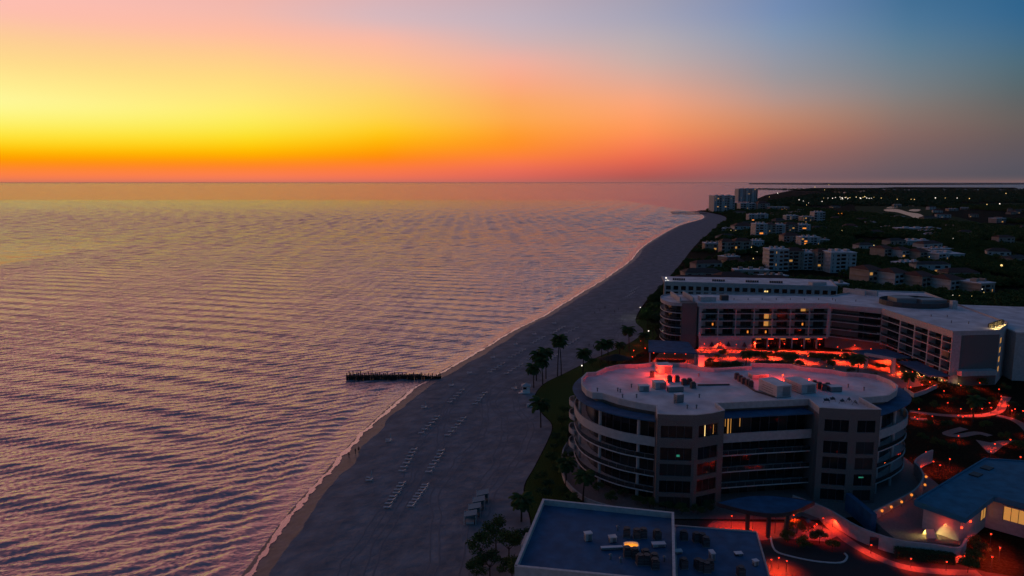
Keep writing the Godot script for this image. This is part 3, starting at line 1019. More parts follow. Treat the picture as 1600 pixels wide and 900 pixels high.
	# small scalloped balconies on the sea side
	for k in 4:
		var y: float = [15.0, 11.4, 7.3, 3.4][k]
		var mb := MB.new()
		var arc := PackedVector2Array()
		for q in 9:
			var a := lerpf(-PI / 2, PI / 2, q / 8.0)
			arc.push_back(Vector2(17.4 - 1.7 * cos(a), -192.0 + 3.6 * sin(a)))
		wall_run(mb, arc, 0.0, -0.2, y - 0.3, y + 1.15)
		mb.prism(arc, y - 0.28, y - 0.02)
		part(t, "scalloped_balcony", mb, mats.render)
	roof_plant()

func condenser(label: String, group: String) -> Node3D:
	var t := thing("condenser_unit", label, "air conditioner", Vector3.ZERO, group)
	bx(t, "casing", Vector3(0, 0.85, 0), Vector3(1.2, 1.3, 1.2), mats.dark_metal)
	bx(t, "base", Vector3(0, 0.1, 0), Vector3(1.3, 0.2, 1.3), mats.metal)
	var mb := MB.new()
	mb.tube(Vector3(0, 1.5, 0), Vector3(0, 1.75, 0), 0.5, 0.54, 12)
	part(t, "fan_hood", mb, mats.dark_metal)
	for k in 4:
		bx(t, "louvre", Vector3(0, 0.4 + 0.27 * k, 0.61), Vector3(1.05, 0.05, 0.04), mats.metal)
	return t

func air_handler(label: String, at: Vector3, s: Vector3, turn: float, group := "", m: Material = null) -> Node3D:
	var t := thing("rooftop_air_handler", label, "air handler", Vector3.ZERO, group)
	var w: Material = mats.render if m == null else m
	bx(t, "casing", Vector3(0, s.y * 0.5 + 0.15, 0), s, w)
	bx(t, "lid", Vector3(0, s.y + 0.2, 0), Vector3(s.x + 0.16, 0.1, s.z + 0.16), mats.white_roof)
	bx(t, "door", Vector3(s.x * 0.15, s.y * 0.5 + 0.1, s.z * 0.5 + 0.03), Vector3(s.x * 0.5, s.y * 0.8, 0.06), mats.metal)
	bx(t, "curb", Vector3(0, 0.08, 0), Vector3(s.x - 0.1, 0.16, s.z - 0.1), mats.dark_metal)
	for k in 3:
		bx(t, "louvre", Vector3(-s.x * 0.5 - 0.03, s.y * (0.3 + 0.2 * k), 0), Vector3(0.05, 0.08, s.z * 0.6), mats.dark_metal)
	t.position = at
	t.rotation.y = turn
	return t

func vent(label: String, group: String) -> Node3D:
	var t := thing("roof_vent", label, "vent", Vector3.ZERO, group)
	var mb := MB.new()
	mb.tube(Vector3.ZERO, Vector3(0, 0.8, 0), 0.16, 0.16, 8)
	part(t, "pipe", mb, mats.metal)
	mb = MB.new()
	mb.tube(Vector3(0, 0.8, 0), Vector3(0, 1.0, 0), 0.32, 0.1, 8)
	part(t, "cowl", mb, mats.metal)
	return t

func place_list(proto: Node3D, spots: Array, y: float, text: String, group: String) -> void:
	for k in spots.size():
		var p: Vector2 = spots[k]
		var label := text.replace("#", ORD[k])
		if k == 0:
			proto.position = Vector3(p.x, y, p.y)
			proto.rotation.y = rng.randf_range(-0.2, 0.2)
			proto.set_meta("label", label)
			proto.set_meta("group", group)
		else:
			copy(proto, Vector3(p.x, y, p.y), rng.randf_range(-0.2, 0.2), label, group)

func roof_plant() -> void:
	var y := 22.0
	var c := condenser("", "")
	place_list(c, [Vector2(38.5, -193.2), Vector2(42.3, -188.7), Vector2(44.3, -188.7), Vector2(45.5, -185.4), Vector2(47.0, -185.9), Vector2(47.1, -182.5)], y, "# black condenser from the left beside the red lamp on the oval roof", "condensers on the west half of the oval roof")
	place_list(copy(c, Vector3.ZERO, 0, ""), [Vector2(61.2, -191.2), Vector2(61.4, -188.9), Vector2(61.6, -186.7), Vector2(62.2, -185.0), Vector2(62.5, -183.6)], y, "# black condenser in the slanting row left of the white plant rooms", "slanting row of condensers in the middle of the oval roof")
	place_list(copy(c, Vector3.ZERO, 0, ""), [Vector2(79.2, -183.8), Vector2(79.8, -182.1), Vector2(80.3, -180.4), Vector2(81.7, -181.5)], y, "# black condenser right of the white plant rooms on the oval roof", "condensers on the east half of the oval roof")
	air_handler("white plant room left of the red lit gap on the oval roof", V(Vector2(66.6, -177.7), y), Vector3(4.2, 2.9, 7.5), 0.28)
	air_handler("white plant room right of the red lit gap on the oval roof", V(Vector2(74.2, -180.8), y), Vector3(4.4, 2.3, 7.0), 0.28)
	air_handler("small white stair house between red lamps on the west of the oval roof", V(Vector2(42.6, -198.1), y), Vector3(3.8, 2.3, 3.6), 0.15)
	air_handler("white air handler with dark front by the black condensers on the oval roof", V(Vector2(38.3, -182.5), y), Vector3(3.0, 1.7, 2.4), 0.2)
	air_handler("low pale box at the left of the condensers on the oval roof", V(Vector2(33.8, -180.1), y), Vector3(2.6, 1.3, 1.6), 0.1)
	air_handler("low grey duct box in front of the black condensers on the oval roof", V(Vector2(41.8, -179.6), y), Vector3(4.0, 1.2, 1.6), 0.15, "", mats.metal)
	air_handler("small unit standing alone near the front edge of the oval roof", V(Vector2(40.6, -170.4), y), Vector3(2.0, 1.9, 1.4), 0.4, "", mats.metal)
	air_handler("low teal grey unit at the right of the oval roof condensers", V(Vector2(82.7, -179.9), y), Vector3(3.0, 1.2, 2.2), 0.1, "", mats.metal)
	air_handler("pale square hatch behind the slanting row of condensers", V(Vector2(67.5, -192.7), y), Vector3(4.5, 1.0, 3.0), 0.1)
	var v := vent("", "")
	place_list(v, [Vector2(27.5, -174.1), Vector2(31.0, -174.1), Vector2(46.6, -174.1), Vector2(39.4, -169.4), Vector2(27.1, -179.6), Vector2(27.6, -178.6), Vector2(31.2, -183.2), Vector2(41.5, -165.4), Vector2(43.7, -165.4), Vector2(87.8, -183.2), Vector2(90.6, -180.4), Vector2(51.5, -193.8), Vector2(21.9, -179.6)], y, "# small pipe vent scattered over the oval roof", "pipe vents on the oval roof")
	# dark conduit runs lying on the roof
	for r in [[Vector2(61.5, -187.8), Vector2(62.2, -179.3), Vector2(65.3, -174.1)], [Vector2(48.9, -184.8), Vector2(57.4, -185.2)]]:
		var mb := MB.new()
		wall_run(mb, PackedVector2Array(r), -0.2, 0.2, y + 0.05, y + 0.4)
		var o := thing("conduit_run", "dark pipe run leading to the plant rooms on the oval roof" if r.size() == 3 else "thin pipe run crossing the middle of the oval roof", "pipe", V(r[0], y))
		part(o, "pipe", mb, mats.dark_metal)
	# a heap of folded antenna frames near the front edge
	for k in 5:
		var p: Vector2 = [Vector2(76.5, -170.1), Vector2(78.4, -171.1), Vector2(80.0, -169.4), Vector2(82.2, -170.6), Vector2(82.6, -168.2)][k]
		var o := thing("antenna_frame", "%s low black antenna frame from the left at the oval roof edge" % ORD[k], "antenna", Vector3(p.x, y, p.y), "antenna frames at the roof edge")
		var mb := MB.new()
		mb.tube(Vector3(p.x - 0.8, y, p.y), Vector3(p.x, y + 1.2, p.y), 0.05, 0.05, 5)
		mb.tube(Vector3(p.x + 0.8, y, p.y), Vector3(p.x, y + 1.2, p.y), 0.05, 0.05, 5)
		part(o, "legs", mb, mats.dark_metal)
		mb = MB.new()
		mb.box(Vector3(p.x, y + 0.7, p.y), Vector3(1.3, 0.12, 0.7), 0.3 * k, 0.6)
		part(o, "dish", mb, mats.dark_metal)
	for k in 4:
		var p: Vector2 = [Vector2(40.2, -195.0), Vector2(41.6, -190.4), Vector2(72.6, -188.4), Vector2(79.2, -187.2)][k]
		lamp("roof_lamp", ["red lamp on the stair house of the oval roof", "red lamp between the condensers and the stair house of the oval roof", "red lamp in the gap between the two white plant rooms", "red lamp behind the condensers right of the plant rooms"][k], "red lamps on the oval roof", Vector3(p.x, y, p.y), [1.6, 1.5, 1.9, 1.0][k], "red_glow", Color(1, 0.03, 0.008), [36.0, 80.0, 70.0, 20.0][k], 0.22)

func V(p: Vector2, y: float) -> Vector3:
	return Vector3(p.x, y, p.y)

func beach_hotel() -> void:
	var t := thing("beach_hotel", "long white resort hotel with four rows of deep balconies and an angled wing", "building", Vector3(130, 0, -322))
	var h := 20.4
	var roof := PackedVector2Array([Vector2(84, -322.6), Vector2(143.2, -322.6), Vector2(149, -317.2), Vector2(160.5, -309), Vector2(161.9, -260.4), Vector2(180.7, -262.6), Vector2(194, -277.7), Vector2(206, -357), Vector2(179, -364), Vector2(155, -346), Vector2(106, -351), Vector2(84, -350)])
	block(t, "roof", roof, h - 0.9, h, mats.white_roof)
	parapet(t, closed_line(roof), 0.06, -0.3, h - 1.1, h + 0.55, mats.render)
	var inner := PackedVector2Array()
	for p in [Vector2(84.5, -326), Vector2(142.5, -326), Vector2(163.8, -311), Vector2(165, -264.5), Vector2(180, -265), Vector2(191, -278), Vector2(203, -355), Vector2(179, -361), Vector2(155, -343), Vector2(106, -348), Vector2(84.5, -347)]:
		inner.push_back(p)
	block(t, "core", inner, 0.0, h - 0.95, mats.stone)
	var floors := [16.3, 12.95, 9.5, 5.9]
	# the long front: eight bays between fins
	var bays := [85.6, 93.5, 101.5, 109.8, 118.1, 126.3, 134.8, 143.2]
	var lit := {Vector2i(3, 1): 1, Vector2i(3, 2): 1, Vector2i(5, 0): 1, Vector2i(5, 2): 2, Vector2i(0, 2): 2, Vector2i(2, 3): 2, Vector2i(3, 3): 2}
	for k in bays.size():
		bx(t, "fin", Vector3(bays[k], 12.6, -324.2), Vector3(0.5 if k else 1.6, 13.8, 3.3), mats.render)
	for f in 4:
		var fy: float = floors[f]
		bx(t, "balcony_slab", Vector3(114.3, fy - 0.14, -324.15), Vector3(58.6, 0.28, 3.5), mats.slab_edge)
		for k in bays.size() - 1:
			var a := Vector2(bays[k] + 0.3, -325.9)
			var b := Vector2(bays[k + 1] - 0.3, -325.9)
			var l := a.distance_to(b)
			var top: float = h - 1.0 if f == 0 else floors[f - 1] - 0.28
			panel(t, "room_wall", a, b, 0.0, l * 0.38, fy, top, 0.02, 0.1, mats.render)
			panel(t, "window", a, b, l * 0.38, l, fy, top, 0.0, 0.08, pane())
			panel(t, "mullion", a, b, l * 0.68, l * 0.68 + 0.08, fy, top, 0.04, 0.1, mats.frame)
			panel(t, "railing_pane", Vector2(bays[k] + 0.3, -322.5), Vector2(bays[k + 1] - 0.3, -322.5), 0.0, l, fy, fy + 1.0, 0.0, 0.03, mats.rail_glass)
			if lit.has(Vector2i(k, f)):
				panel(t, "lit_window", a, b, l * 0.7, l * 0.97, fy + 0.3, top - 0.4, 0.03, 0.03, mats.warm_glow if lit[Vector2i(k, f)] == 1 else mats.window_glass)
				if lit[Vector2i(k, f)] == 2:
					panel(t, "lit_window", a, b, l * 0.8, l * 0.88, fy + 0.6, fy + 1.7, 0.05, 0.03, mats.amber_glow)
	# fascia, plinth
	bx(t, "fascia", Vector3(114.3, 19.0, -322.55), Vector3(58.8, 1.1, 0.5), mats.render)
	bx(t, "fascia", Vector3(114.3, 5.3, -322.5), Vector3(58.8, 1.0, 0.6), mats.render)
	bx(t, "plinth_wall", Vector3(97, 2.4, -322.3), Vector3(24, 4.8, 0.6), mats.render)
	for k in 6:
		bx(t, "window", Vector3(113.5 + k * 5.6, 2.4, -325.2), Vector3(5.2, 4.4, 0.1), mats.window_glass)
		bx(t, "lit_window", Vector3(113.0 + k * 5.6, 3.9, -325.05), Vector3(2.6, 0.25, 0.1), mats.amber_glow if k % 2 == 0 else mats.red_glow)
		bx(t, "column", Vector3(110.8 + k * 5.6, 2.4, -322.6), Vector3(0.5, 4.8, 0.5), mats.render)
	# the joint and the angled wing towards the camera
	var a0 := Vector2(143.5, -322.6)
	var a1 := Vector2(160.4, -309.2)
	for f in 4:
		var fy: float = floors[f]
		var top: float = h - 1.0 if f == 0 else floors[f - 1] - 0.28
		panel(t, "balcony_slab", a0, a1, 0.3, a0.distance_to(a1) - 0.2, fy - 0.28, fy, 0.0, 3.2, mats.slab_edge)
		for k in 3:
			panel(t, "window", a0, a1, 1.2 + k * 6.6, 7.6 + k * 6.6, fy, top, -2.9, 0.1, mats.window_glass)
		panel(t, "railing_pane", a0, a1, 1.0, 20.4, fy, fy + 1.0, -0.1, 0.03, mats.rail_glass)
		if f == 0:
			panel(t, "lit_window", a0, a1, 6.2, 7.6, fy + 0.4, top - 0.6, -2.84, 0.04, mats.amber_glow)
	panel(t, "fin", a0, a1, -0.5, 1.0, 5.6, 19.6, 0.1, 3.0, mats.render)
	panel(t, "fascia", a0, a1, 0.0, 21.5, 18.5, 19.6, 0.02, 0.5, mats.render)
	var w0 := Vector2(160.5, -309)
	var w1 := Vector2(161.9, -260.4)
	var wl := w0.distance_to(w1)
	var marks := [0.0, 14.5, 24.8, 34.0, 42.6, wl]
	for k in 6:
		var x: float = marks[k]
		panel(t, "fin", w0, w1, maxf(0.02, x - 0.35), minf(wl, x + 0.35) if k < 5 else wl - 0.02, 0.0 if k > 2 else 4.8, 19.5, 0.02, 3.4, mats.render)
	for f in 5:
		var fy: float = [16.3, 12.95, 9.5, 5.9, 2.4][f]
		panel(t, "balcony_slab", w0, w1, 0.1, wl - 0.1, fy - 0.28, fy, 0.0, 3.3, mats.slab_edge)
		for k in 5:
			var top: float = h - 1.0 if f == 0 else [16.3, 12.95, 9.5, 5.9][f - 1] - 0.28
			panel(t, "window", w0, w1, marks[k] + 0.4, marks[k + 1] - 0.4, fy, top, -2.9, 0.1, mats.window_glass)
			panel(t, "mullion", w0, w1, (marks[k] + marks[k + 1]) * 0.5, (marks[k] + marks[k + 1]) * 0.5 + 0.1, fy, top, -2.84, 0.1, mats.frame)
			panel(t, "railing_pane", w0, w1, marks[k] + 0.4, marks[k + 1] - 0.4, fy, fy + 1.0, -0.1, 0.03, mats.rail_glass)
		if f == 0:
			panel(t, "lit_window", w0, w1, 11.5, 13.6, fy + 0.4, 18.6, -2.8, 0.04, mats.amber_glow)
	panel(t, "fascia", w0, w1, 0.0, wl, 18.4, 19.55, 0.04, 0.5, mats.render)
	facade(t, Vector2(161.95, -260.35), Vector2(165.2, -260.75), 0.0, 19.5, [[0.2, 0.8]], [[2.6, 5.4], [6.1, 9.0], [9.7, 12.4], [13.1, 15.8], [16.5, 18.6]], mats.render, 0.5, {Vector2i(0, 2): mats.amber_glow}, 0)
	panel(t, "end_wall", Vector2(165.2, -260.75), Vector2(180.7, -262.6), 0.0, 15.6, 0.0, 19.5, 0.0, 0.6, mats.stone)
	panel(t, "end_wall", Vector2(180.7, -262.6), Vector2(194, -277.7), 0.0, 20.1, 0.0, 19.5, 0.0, 0.6, mats.render)
	for k in 4:
		panel(t, "lit_window", Vector2(180.7, -262.6), Vector2(194, -277.7), 2.4, 5.2, [15.4, 11.8, 8.2, 4.4][k], [17.4, 13.8, 10.2, 6.4][k], 0.03, 0.06, mats.warm_glow)
	# the balcony box low on the end wall
	panel(t, "terrace_box", Vector2(165.2, -260.75), Vector2(180.7, -262.6), -0.8, 13.5, 4.6, 6.4, 3.0, 2.98, mats.render)
	# the rounded sea end with its balconies
	var drum := smooth(PackedVector2Array([Vector2(86, -351), Vector2(79, -352), Vector2(73, -347), Vector2(70.4, -338), Vector2(70.6, -329.5), Vector2(73.5, -325), Vector2(77.2, -323.6)]), 4)
	var full := drum.duplicate()
	full.push_back(Vector2(86, -330))
	block(t, "drum_roof", full, h - 0.7, h - 0.05, mats.white_roof)
	parapet(t, drum, 0.05, -0.3, h - 1.0, h + 0.5, mats.render)
	for f in 5:
		var fy: float = [16.3, 12.95, 9.5, 5.9, 2.4][f]
		block(t, "balcony_slab", band(drum, 0.0, -2.4), fy - 0.3, fy, mats.slab_edge)
		curtain(t, offset(drum, -2.2), 2.6, fy, (h - 0.75 if f == 0 else [16.3, 12.95, 9.5, 5.9][f - 1] - 0.3), {})
		rail(t, drum, 2.6, fy)
	bx(t, "stone_tower", Vector3(80.6, 10.4, -327.2), Vector3(7.0, 20.8, 7.4), mats.stone)
	bx(t, "tower_fin", Vector3(77.4, 21.6, -338), Vector3(0.7, 2.2, 20), mats.render)
	bx(t, "tower_fin", Vector3(83.4, 21.6, -338), Vector3(0.7, 2.2, 20), mats.render)
	bx(t, "roof_house", Vector3(91, 21.4, -333.5), Vector3(7, 2.0, 6), mats.render)
	bx(t, "lid", Vector3(91, 22.5, -333.5), Vector3(7.4, 0.2, 6.4), mats.white_roof)
	bx(t, "roof_house", Vector3(99.5, 21.6, -335), Vector3(3.4, 2.4, 3), mats.dark_metal)
	bx(t, "roof_fin", Vector3(169, 21.6, -353), Vector3(1.0, 2.4, 12), mats.render, 0.5)
	bx(t, "roof_fin", Vector3(174, 21.6, -351), Vector3(1.0, 2.4, 12), mats.render, 0.5)
	# oval screen with plant inside
	var ring := PackedVector2Array()
	for k in 25:
		var a := TAU * k / 24
		ring.push_back(Vector2(182 + 15.5 * cos(a) * 0.95, -323 + 12.5 * sin(a)))
	var mb := MB.new()
	wall_run(mb, ring, 0.0, 0.25, h, h + 2.2)
	part(t, "plant_screen", mb, mats.dark_metal)
	bx(t, "roof_house", Vector3(177, h + 1.6, -324), Vector3(9, 3.2, 8), mats.metal)
	bx(t, "roof_house", Vector3(188, h + 1.4, -321), Vector3(11, 2.8, 7), mats.metal)
	bx(t, "roof_house", Vector3(192.5, h + 1.8, -311), Vector3(2.2, 3.6, 2.2), mats.render)
	# low porch roofs and the portal in front of the wing
	bx(t, "porch_roof", Vector3(152, 4.9, -291), Vector3(16, 0.5, 15), mats.blue_roof, 0.15)
	bx(t, "porch_roof", Vector3(157.5, 4.3, -270), Vector3(8, 0.5, 22), mats.blue_roof)
	bx(t, "portal", Vector3(143.8, 3.2, -286.5), Vector3(1.2, 6.4, 1.2), mats.render)
	bx(t, "portal", Vector3(150.5, 3.2, -278), Vector3(1.2, 6.4, 1.2), mats.render)
	bx(t, "portal", Vector3(147.15, 6.0, -282.25), Vector3(11.4, 1.0, 1.3), mats.render, -0.903)
	# small curved vents along the roof
	var v := vent("", "")
	var spots := []
	for k in 8:
		spots.append(Vector2(104 + k * 6.6, -334.5))
	for p in [Vector2(172, -292), Vector2(178, -291), Vector2(172.5, -279), Vector2(178, -277), Vector2(150, -331), Vector2(159, -330)]:
		spots.append(p)
	place_list(v, spots, h, "# pipe vent along the long white hotel roof, counted from the sea end", "pipe vents on the hotel roof")
	var c := condenser("", "")
	var cs := []
	for k in 7:
		cs.append(Vector2(181.5 + k * 1.6, -269.5 - k * 1.3))
	place_list(c, cs, h, "# condenser in the lit row at the hotel wing roof corner", "lit condensers at the wing roof corner")
	for k in 3:
		lamp("work_lamp", "%s yellow work lamp among the condensers at the wing roof corner" % ORD[k], "work lamps at the wing roof corner", Vector3(182.0 + k * 3.4, h, -267.2 - k * 2.6), 0.7, "gold_glow", Color(1, 0.65, 0.2), 6.0, 0.2)

func rear_hotel_wing() -> void:
	var t := thing("rear_hotel_wing", "lower long white building with blue lit roof edge behind the resort hotel", "building", Vector3(135, 0, -410))
	var f0 := Vector2(89.6, -421)
	var f1 := Vector2(182, -400)
	var h := 17.2
	var roof := PackedVector2Array([f0, f1, Vector2(190, -428), Vector2(170, -436), Vector2(93, -446)])
	block(t, "roof", roof, h - 0.6, h, mats.white_roof)
	parapet(t, PackedVector2Array([Vector2(93, -446), f0, f1, Vector2(190, -428)]), 0.05, -0.3, h - 0.9, h + 0.35, mats.render)
	block(t, "core", PackedVector2Array([f0 + Vector2(1, -2.5), f1 + Vector2(-1, -2.5), Vector2(188, -427), Vector2(94, -444)]), 0.0, h - 0.65, mats.stone)
	var cols := []
	for k in 22:
		cols.append([(k + 0.22) / 22.0, (k + 0.86) / 22.0])
	facade(t, f0, f1, 0.0, h - 0.9, cols, [[2.2, 4.6], [5.8, 8.2], [9.4, 11.6], [12.6, 15.0]], mats.render, 0.8, {}, 0)
	for k in 4:
		for j in 6:
			var p := f0.lerp(f1, [0.06, 0.3, 0.5, 0.64][k] + j * 0.013) + Vector2(1.5, -9.0)
			var o := bx(t, "roof_unit", Vector3(p.x, h + 0.6, p.y), Vector3(0.9, 1.2, 0.9), mats.dark_metal)
	bx(t, "roof_house", Vector3(174, h + 0.9, -408), Vector3(9, 1.6, 4), mats.render, 0.22)
	lamp("floodlight", "bright white floodlight at the sea end of the rear hotel roof", "", Vector3(92, h, -428), 1.4, "white_glow", Color(1, 0.95, 0.85), 60.0, 0.45)
	for k in 2:
		panel(t, "lit_window", f0, f1, 56.0 + k * 1.2, 56.7 + k * 1.2, 13.0, 13.8, 0.03, 0.05, mats.gold_glow)

func side_block() -> void:
	var t := thing("side_block", "plain blue grey block at the right edge beside the hotel wing", "building", Vector3(215, 0, -285))
	block(t, "wall", PackedVector2Array([Vector2(191, -268.5), Vector2(235, -262), Vector2(245, -320), Vector2(204, -330)]), 0.0, 18.6, mats.render)
	block(t, "roof", PackedVector2Array([Vector2(190.6, -268.1), Vector2(235.4, -261.6), Vector2(245.4, -320.4), Vector2(203.6, -330.4)]), 18.6, 19.1, mats.white_roof)
	for k in 3:
		bx(t, "window", Vector3(214 + 6 * k, 8, -265.1 + -0.9 * k + 0.02), Vector3(2.6, 2.2, 0.3), mats.window_glass, 0.147)
	bx(t, "lit_sign", Vector3(201.5, 5.2, -266.7), Vector3(2.2, 1.6, 0.3), mats.red_glow, 0.147)

func near_flat_roof() -> void:
	var t := thing("near_flat_roofed_building", "nearest building with blue flat roof and raised white parapet", "building", Vector3(16, 0, -119))
	var c := PackedVector2Array([Vector2(0.5, -108.4), Vector2(6.0, -133.3), Vector2(30.2, -127.5), Vector2(24.9, -102)])
	var all := PackedVector2Array([Vector2(-0.6, -103), c[1], c[2], c[3]])
	all = PackedVector2Array([Vector2(0.4, -108.4), Vector2(6.0, -133.3), Vector2(30.2, -127.5), Vector2(25.2, -103.8)])
	block(t, "wall", all, 0.0, 12.9, mats.render)
	block(t, "roof", PackedVector2Array([all[0] + Vector2(0.4, -0.3), all[1] + Vector2(0.3, 0.4), all[2] + Vector2(-0.4, 0.3), all[3] + Vector2(-0.4, 0.3)]), 12.9, 13.0, mats.blue_roof)
	parapet(t, closed_line(all), 0.03, 0.35, 12.8, 14.0, mats.render)
	parapet(t, closed_line(all), -0.05, 0.42, 14.0, 14.12, mats.slab_edge)
	bx(t, "wall_box", Vector3(2.3, 12.6, -118.8), Vector3(0.6, 1.6, 4.4), mats.render, -0.21)
	# lower wing on the right
	var low := PackedVector2Array([Vector2(30.4, -128.8), Vector2(45.5, -126.2), Vector2(41.0, -103.5), Vector2(25.6, -104.5)])
	block(t, "low_wing", low, 0.0, 10.7, mats.render)
	block(t, "low_roof", PackedVector2Array([low[0] + Vector2(0.5, 0.3), low[1] + Vector2(-0.3, 0.3), low[2] + Vector2(-0.3, -0.3), low[3] + Vector2(0.5, -0.3)]), 10.7, 10.78, mats.blue_roof)
	parapet(t, PackedVector2Array([low[0], low[1], low[2]]), 0.0, 0.25, 10.6, 11.0, mats.render)
	# dark fan units, boxes and one lit skylight
	var f := condenser("", "")
	place_list(f, [Vector2(20.3, -120.2), Vector2(22.0, -119.7), Vector2(23.2, -120.0), Vector2(25.5, -119.4), Vector2(19.3, -113.4), Vector2(20.5, -113.0), Vector2(22.2, -112.5), Vector2(22.1, -110.9), Vector2(23.4, -111.2), Vector2(23.2, -109.6), Vector2(21.0, -110.9)], 13.0, "# dark condenser, counted from the back, around the lit skylight on the blue roof", "condensers on the nearest blue roof")
	place_list(copy(f, Vector3.ZERO, 0, ""), [Vector2(31.2, -123.4), Vector2(33.3, -122.7), Vector2(34.3, -122.4), Vector2(34.6, -121.1), Vector2(28.9, -113.7), Vector2(31.3, -113.5), Vector2(31.8, -112.9), Vector2(32.4, -112.4), Vector2(33.2, -113.2), Vector2(37.7, -111.1)], 10.78, "# dark condenser, counted from the back, on the low wing of the nearest building", "condensers on the low wing roof")
	air_handler("white box unit standing alone left on the nearest blue roof", V(Vector2(13.3, -118.8), 13.0), Vector3(1.2, 1.3, 0.9), 0.3)
	air_handler("small white cube unit left of the lit skylight", V(Vector2(17.5, -118.3), 13.0), Vector3(1.2, 0.9, 0.9), 0.2)
	air_handler("long low grey curb in front of the small white cube unit", V(Vector2(17.0, -115.6), 13.0), Vector3(3.6, 0.35, 0.5), 0.1, "", mats.metal)
	air_handler("pale flat box beside the parapet on the nearest blue roof", V(Vector2(25.2, -116.6), 13.0), Vector3(2.2, 0.5, 0.9), 0.1)
	air_handler("pale flat hatch on the low wing near the parapet", V(Vector2(29.1, -118.6), 10.78), Vector3(1.2, 0.3, 0.9), 0.1)
	air_handler("bright pale unit among the condensers of the low wing", V(Vector2(34.4, -116.5), 10.78), Vector3(0.7, 1.2, 1.3), 0.1)
	air_handler("small pale unit at the right end of the low wing", V(Vector2(41.2, -114.4), 10.78), Vector3(0.8, 0.8, 0.7), 0.3)
	air_handler("dark square hatch right on the low wing roof", V(Vector2(39.4, -117.8), 10.78), Vector3(1.2, 0.3, 0.8), 0.1, "", mats.dark_metal)
	var v := vent("", "")
	place_list(v, [Vector2(19.0, -122.5), Vector2(16.4, -112.5), Vector2(17.9, -111.4), Vector2(25.2, -111.8)], 13.0, "# pipe vent from the back on the nearest blue roof", "pipe vents on the nearest blue roof")
	# the lit skylight: a rounded white upstand holding a glowing dome
	var s := thing("lit_skylight", "rounded skylight glowing orange on the nearest blue roof", "skylight", V(Vector2(20.4, -116.1), 13.0))
	var ce := s.position
	var oval := PackedVector2Array()
	for k in 25:
		var a := TAU * k / 24
		oval.push_back(Vector2(ce.x + 1.35 * signf(cos(a)) * pow(absf(cos(a)), 0.6), ce.z + 1.0 * signf(sin(a)) * pow(absf(sin(a)), 0.6)))
	var mb := MB.new()
	wall_run(mb, oval, 0.0, 0.16, 13.0, 13.75)
	part(s, "upstand", mb, mats.white_paint)
	oval.remove_at(24)
	mb = MB.new()
	var small := PackedVector2Array()
	for p in oval:
		small.push_back(p.lerp(Vector2(ce.x, ce.z), 0.1))
	mb.prism(small, 13.0, 13.4)
	part(s, "glowing_pane", mb, glow("skylight_glow", Color(1.0, 0.4, 0.04), 0.75))
	var l := OmniLight3D.new()
	l.light_color = Color(1.0, 0.66, 0.3)
	l.light_energy = 0.6
	l.light_size = 0.6
	l.omni_range = 20
	l.omni_attenuation = 2
	l.shadow_enabled = true
	l.position = Vector3(0, 0.6, 0)
	s.add_child(l)

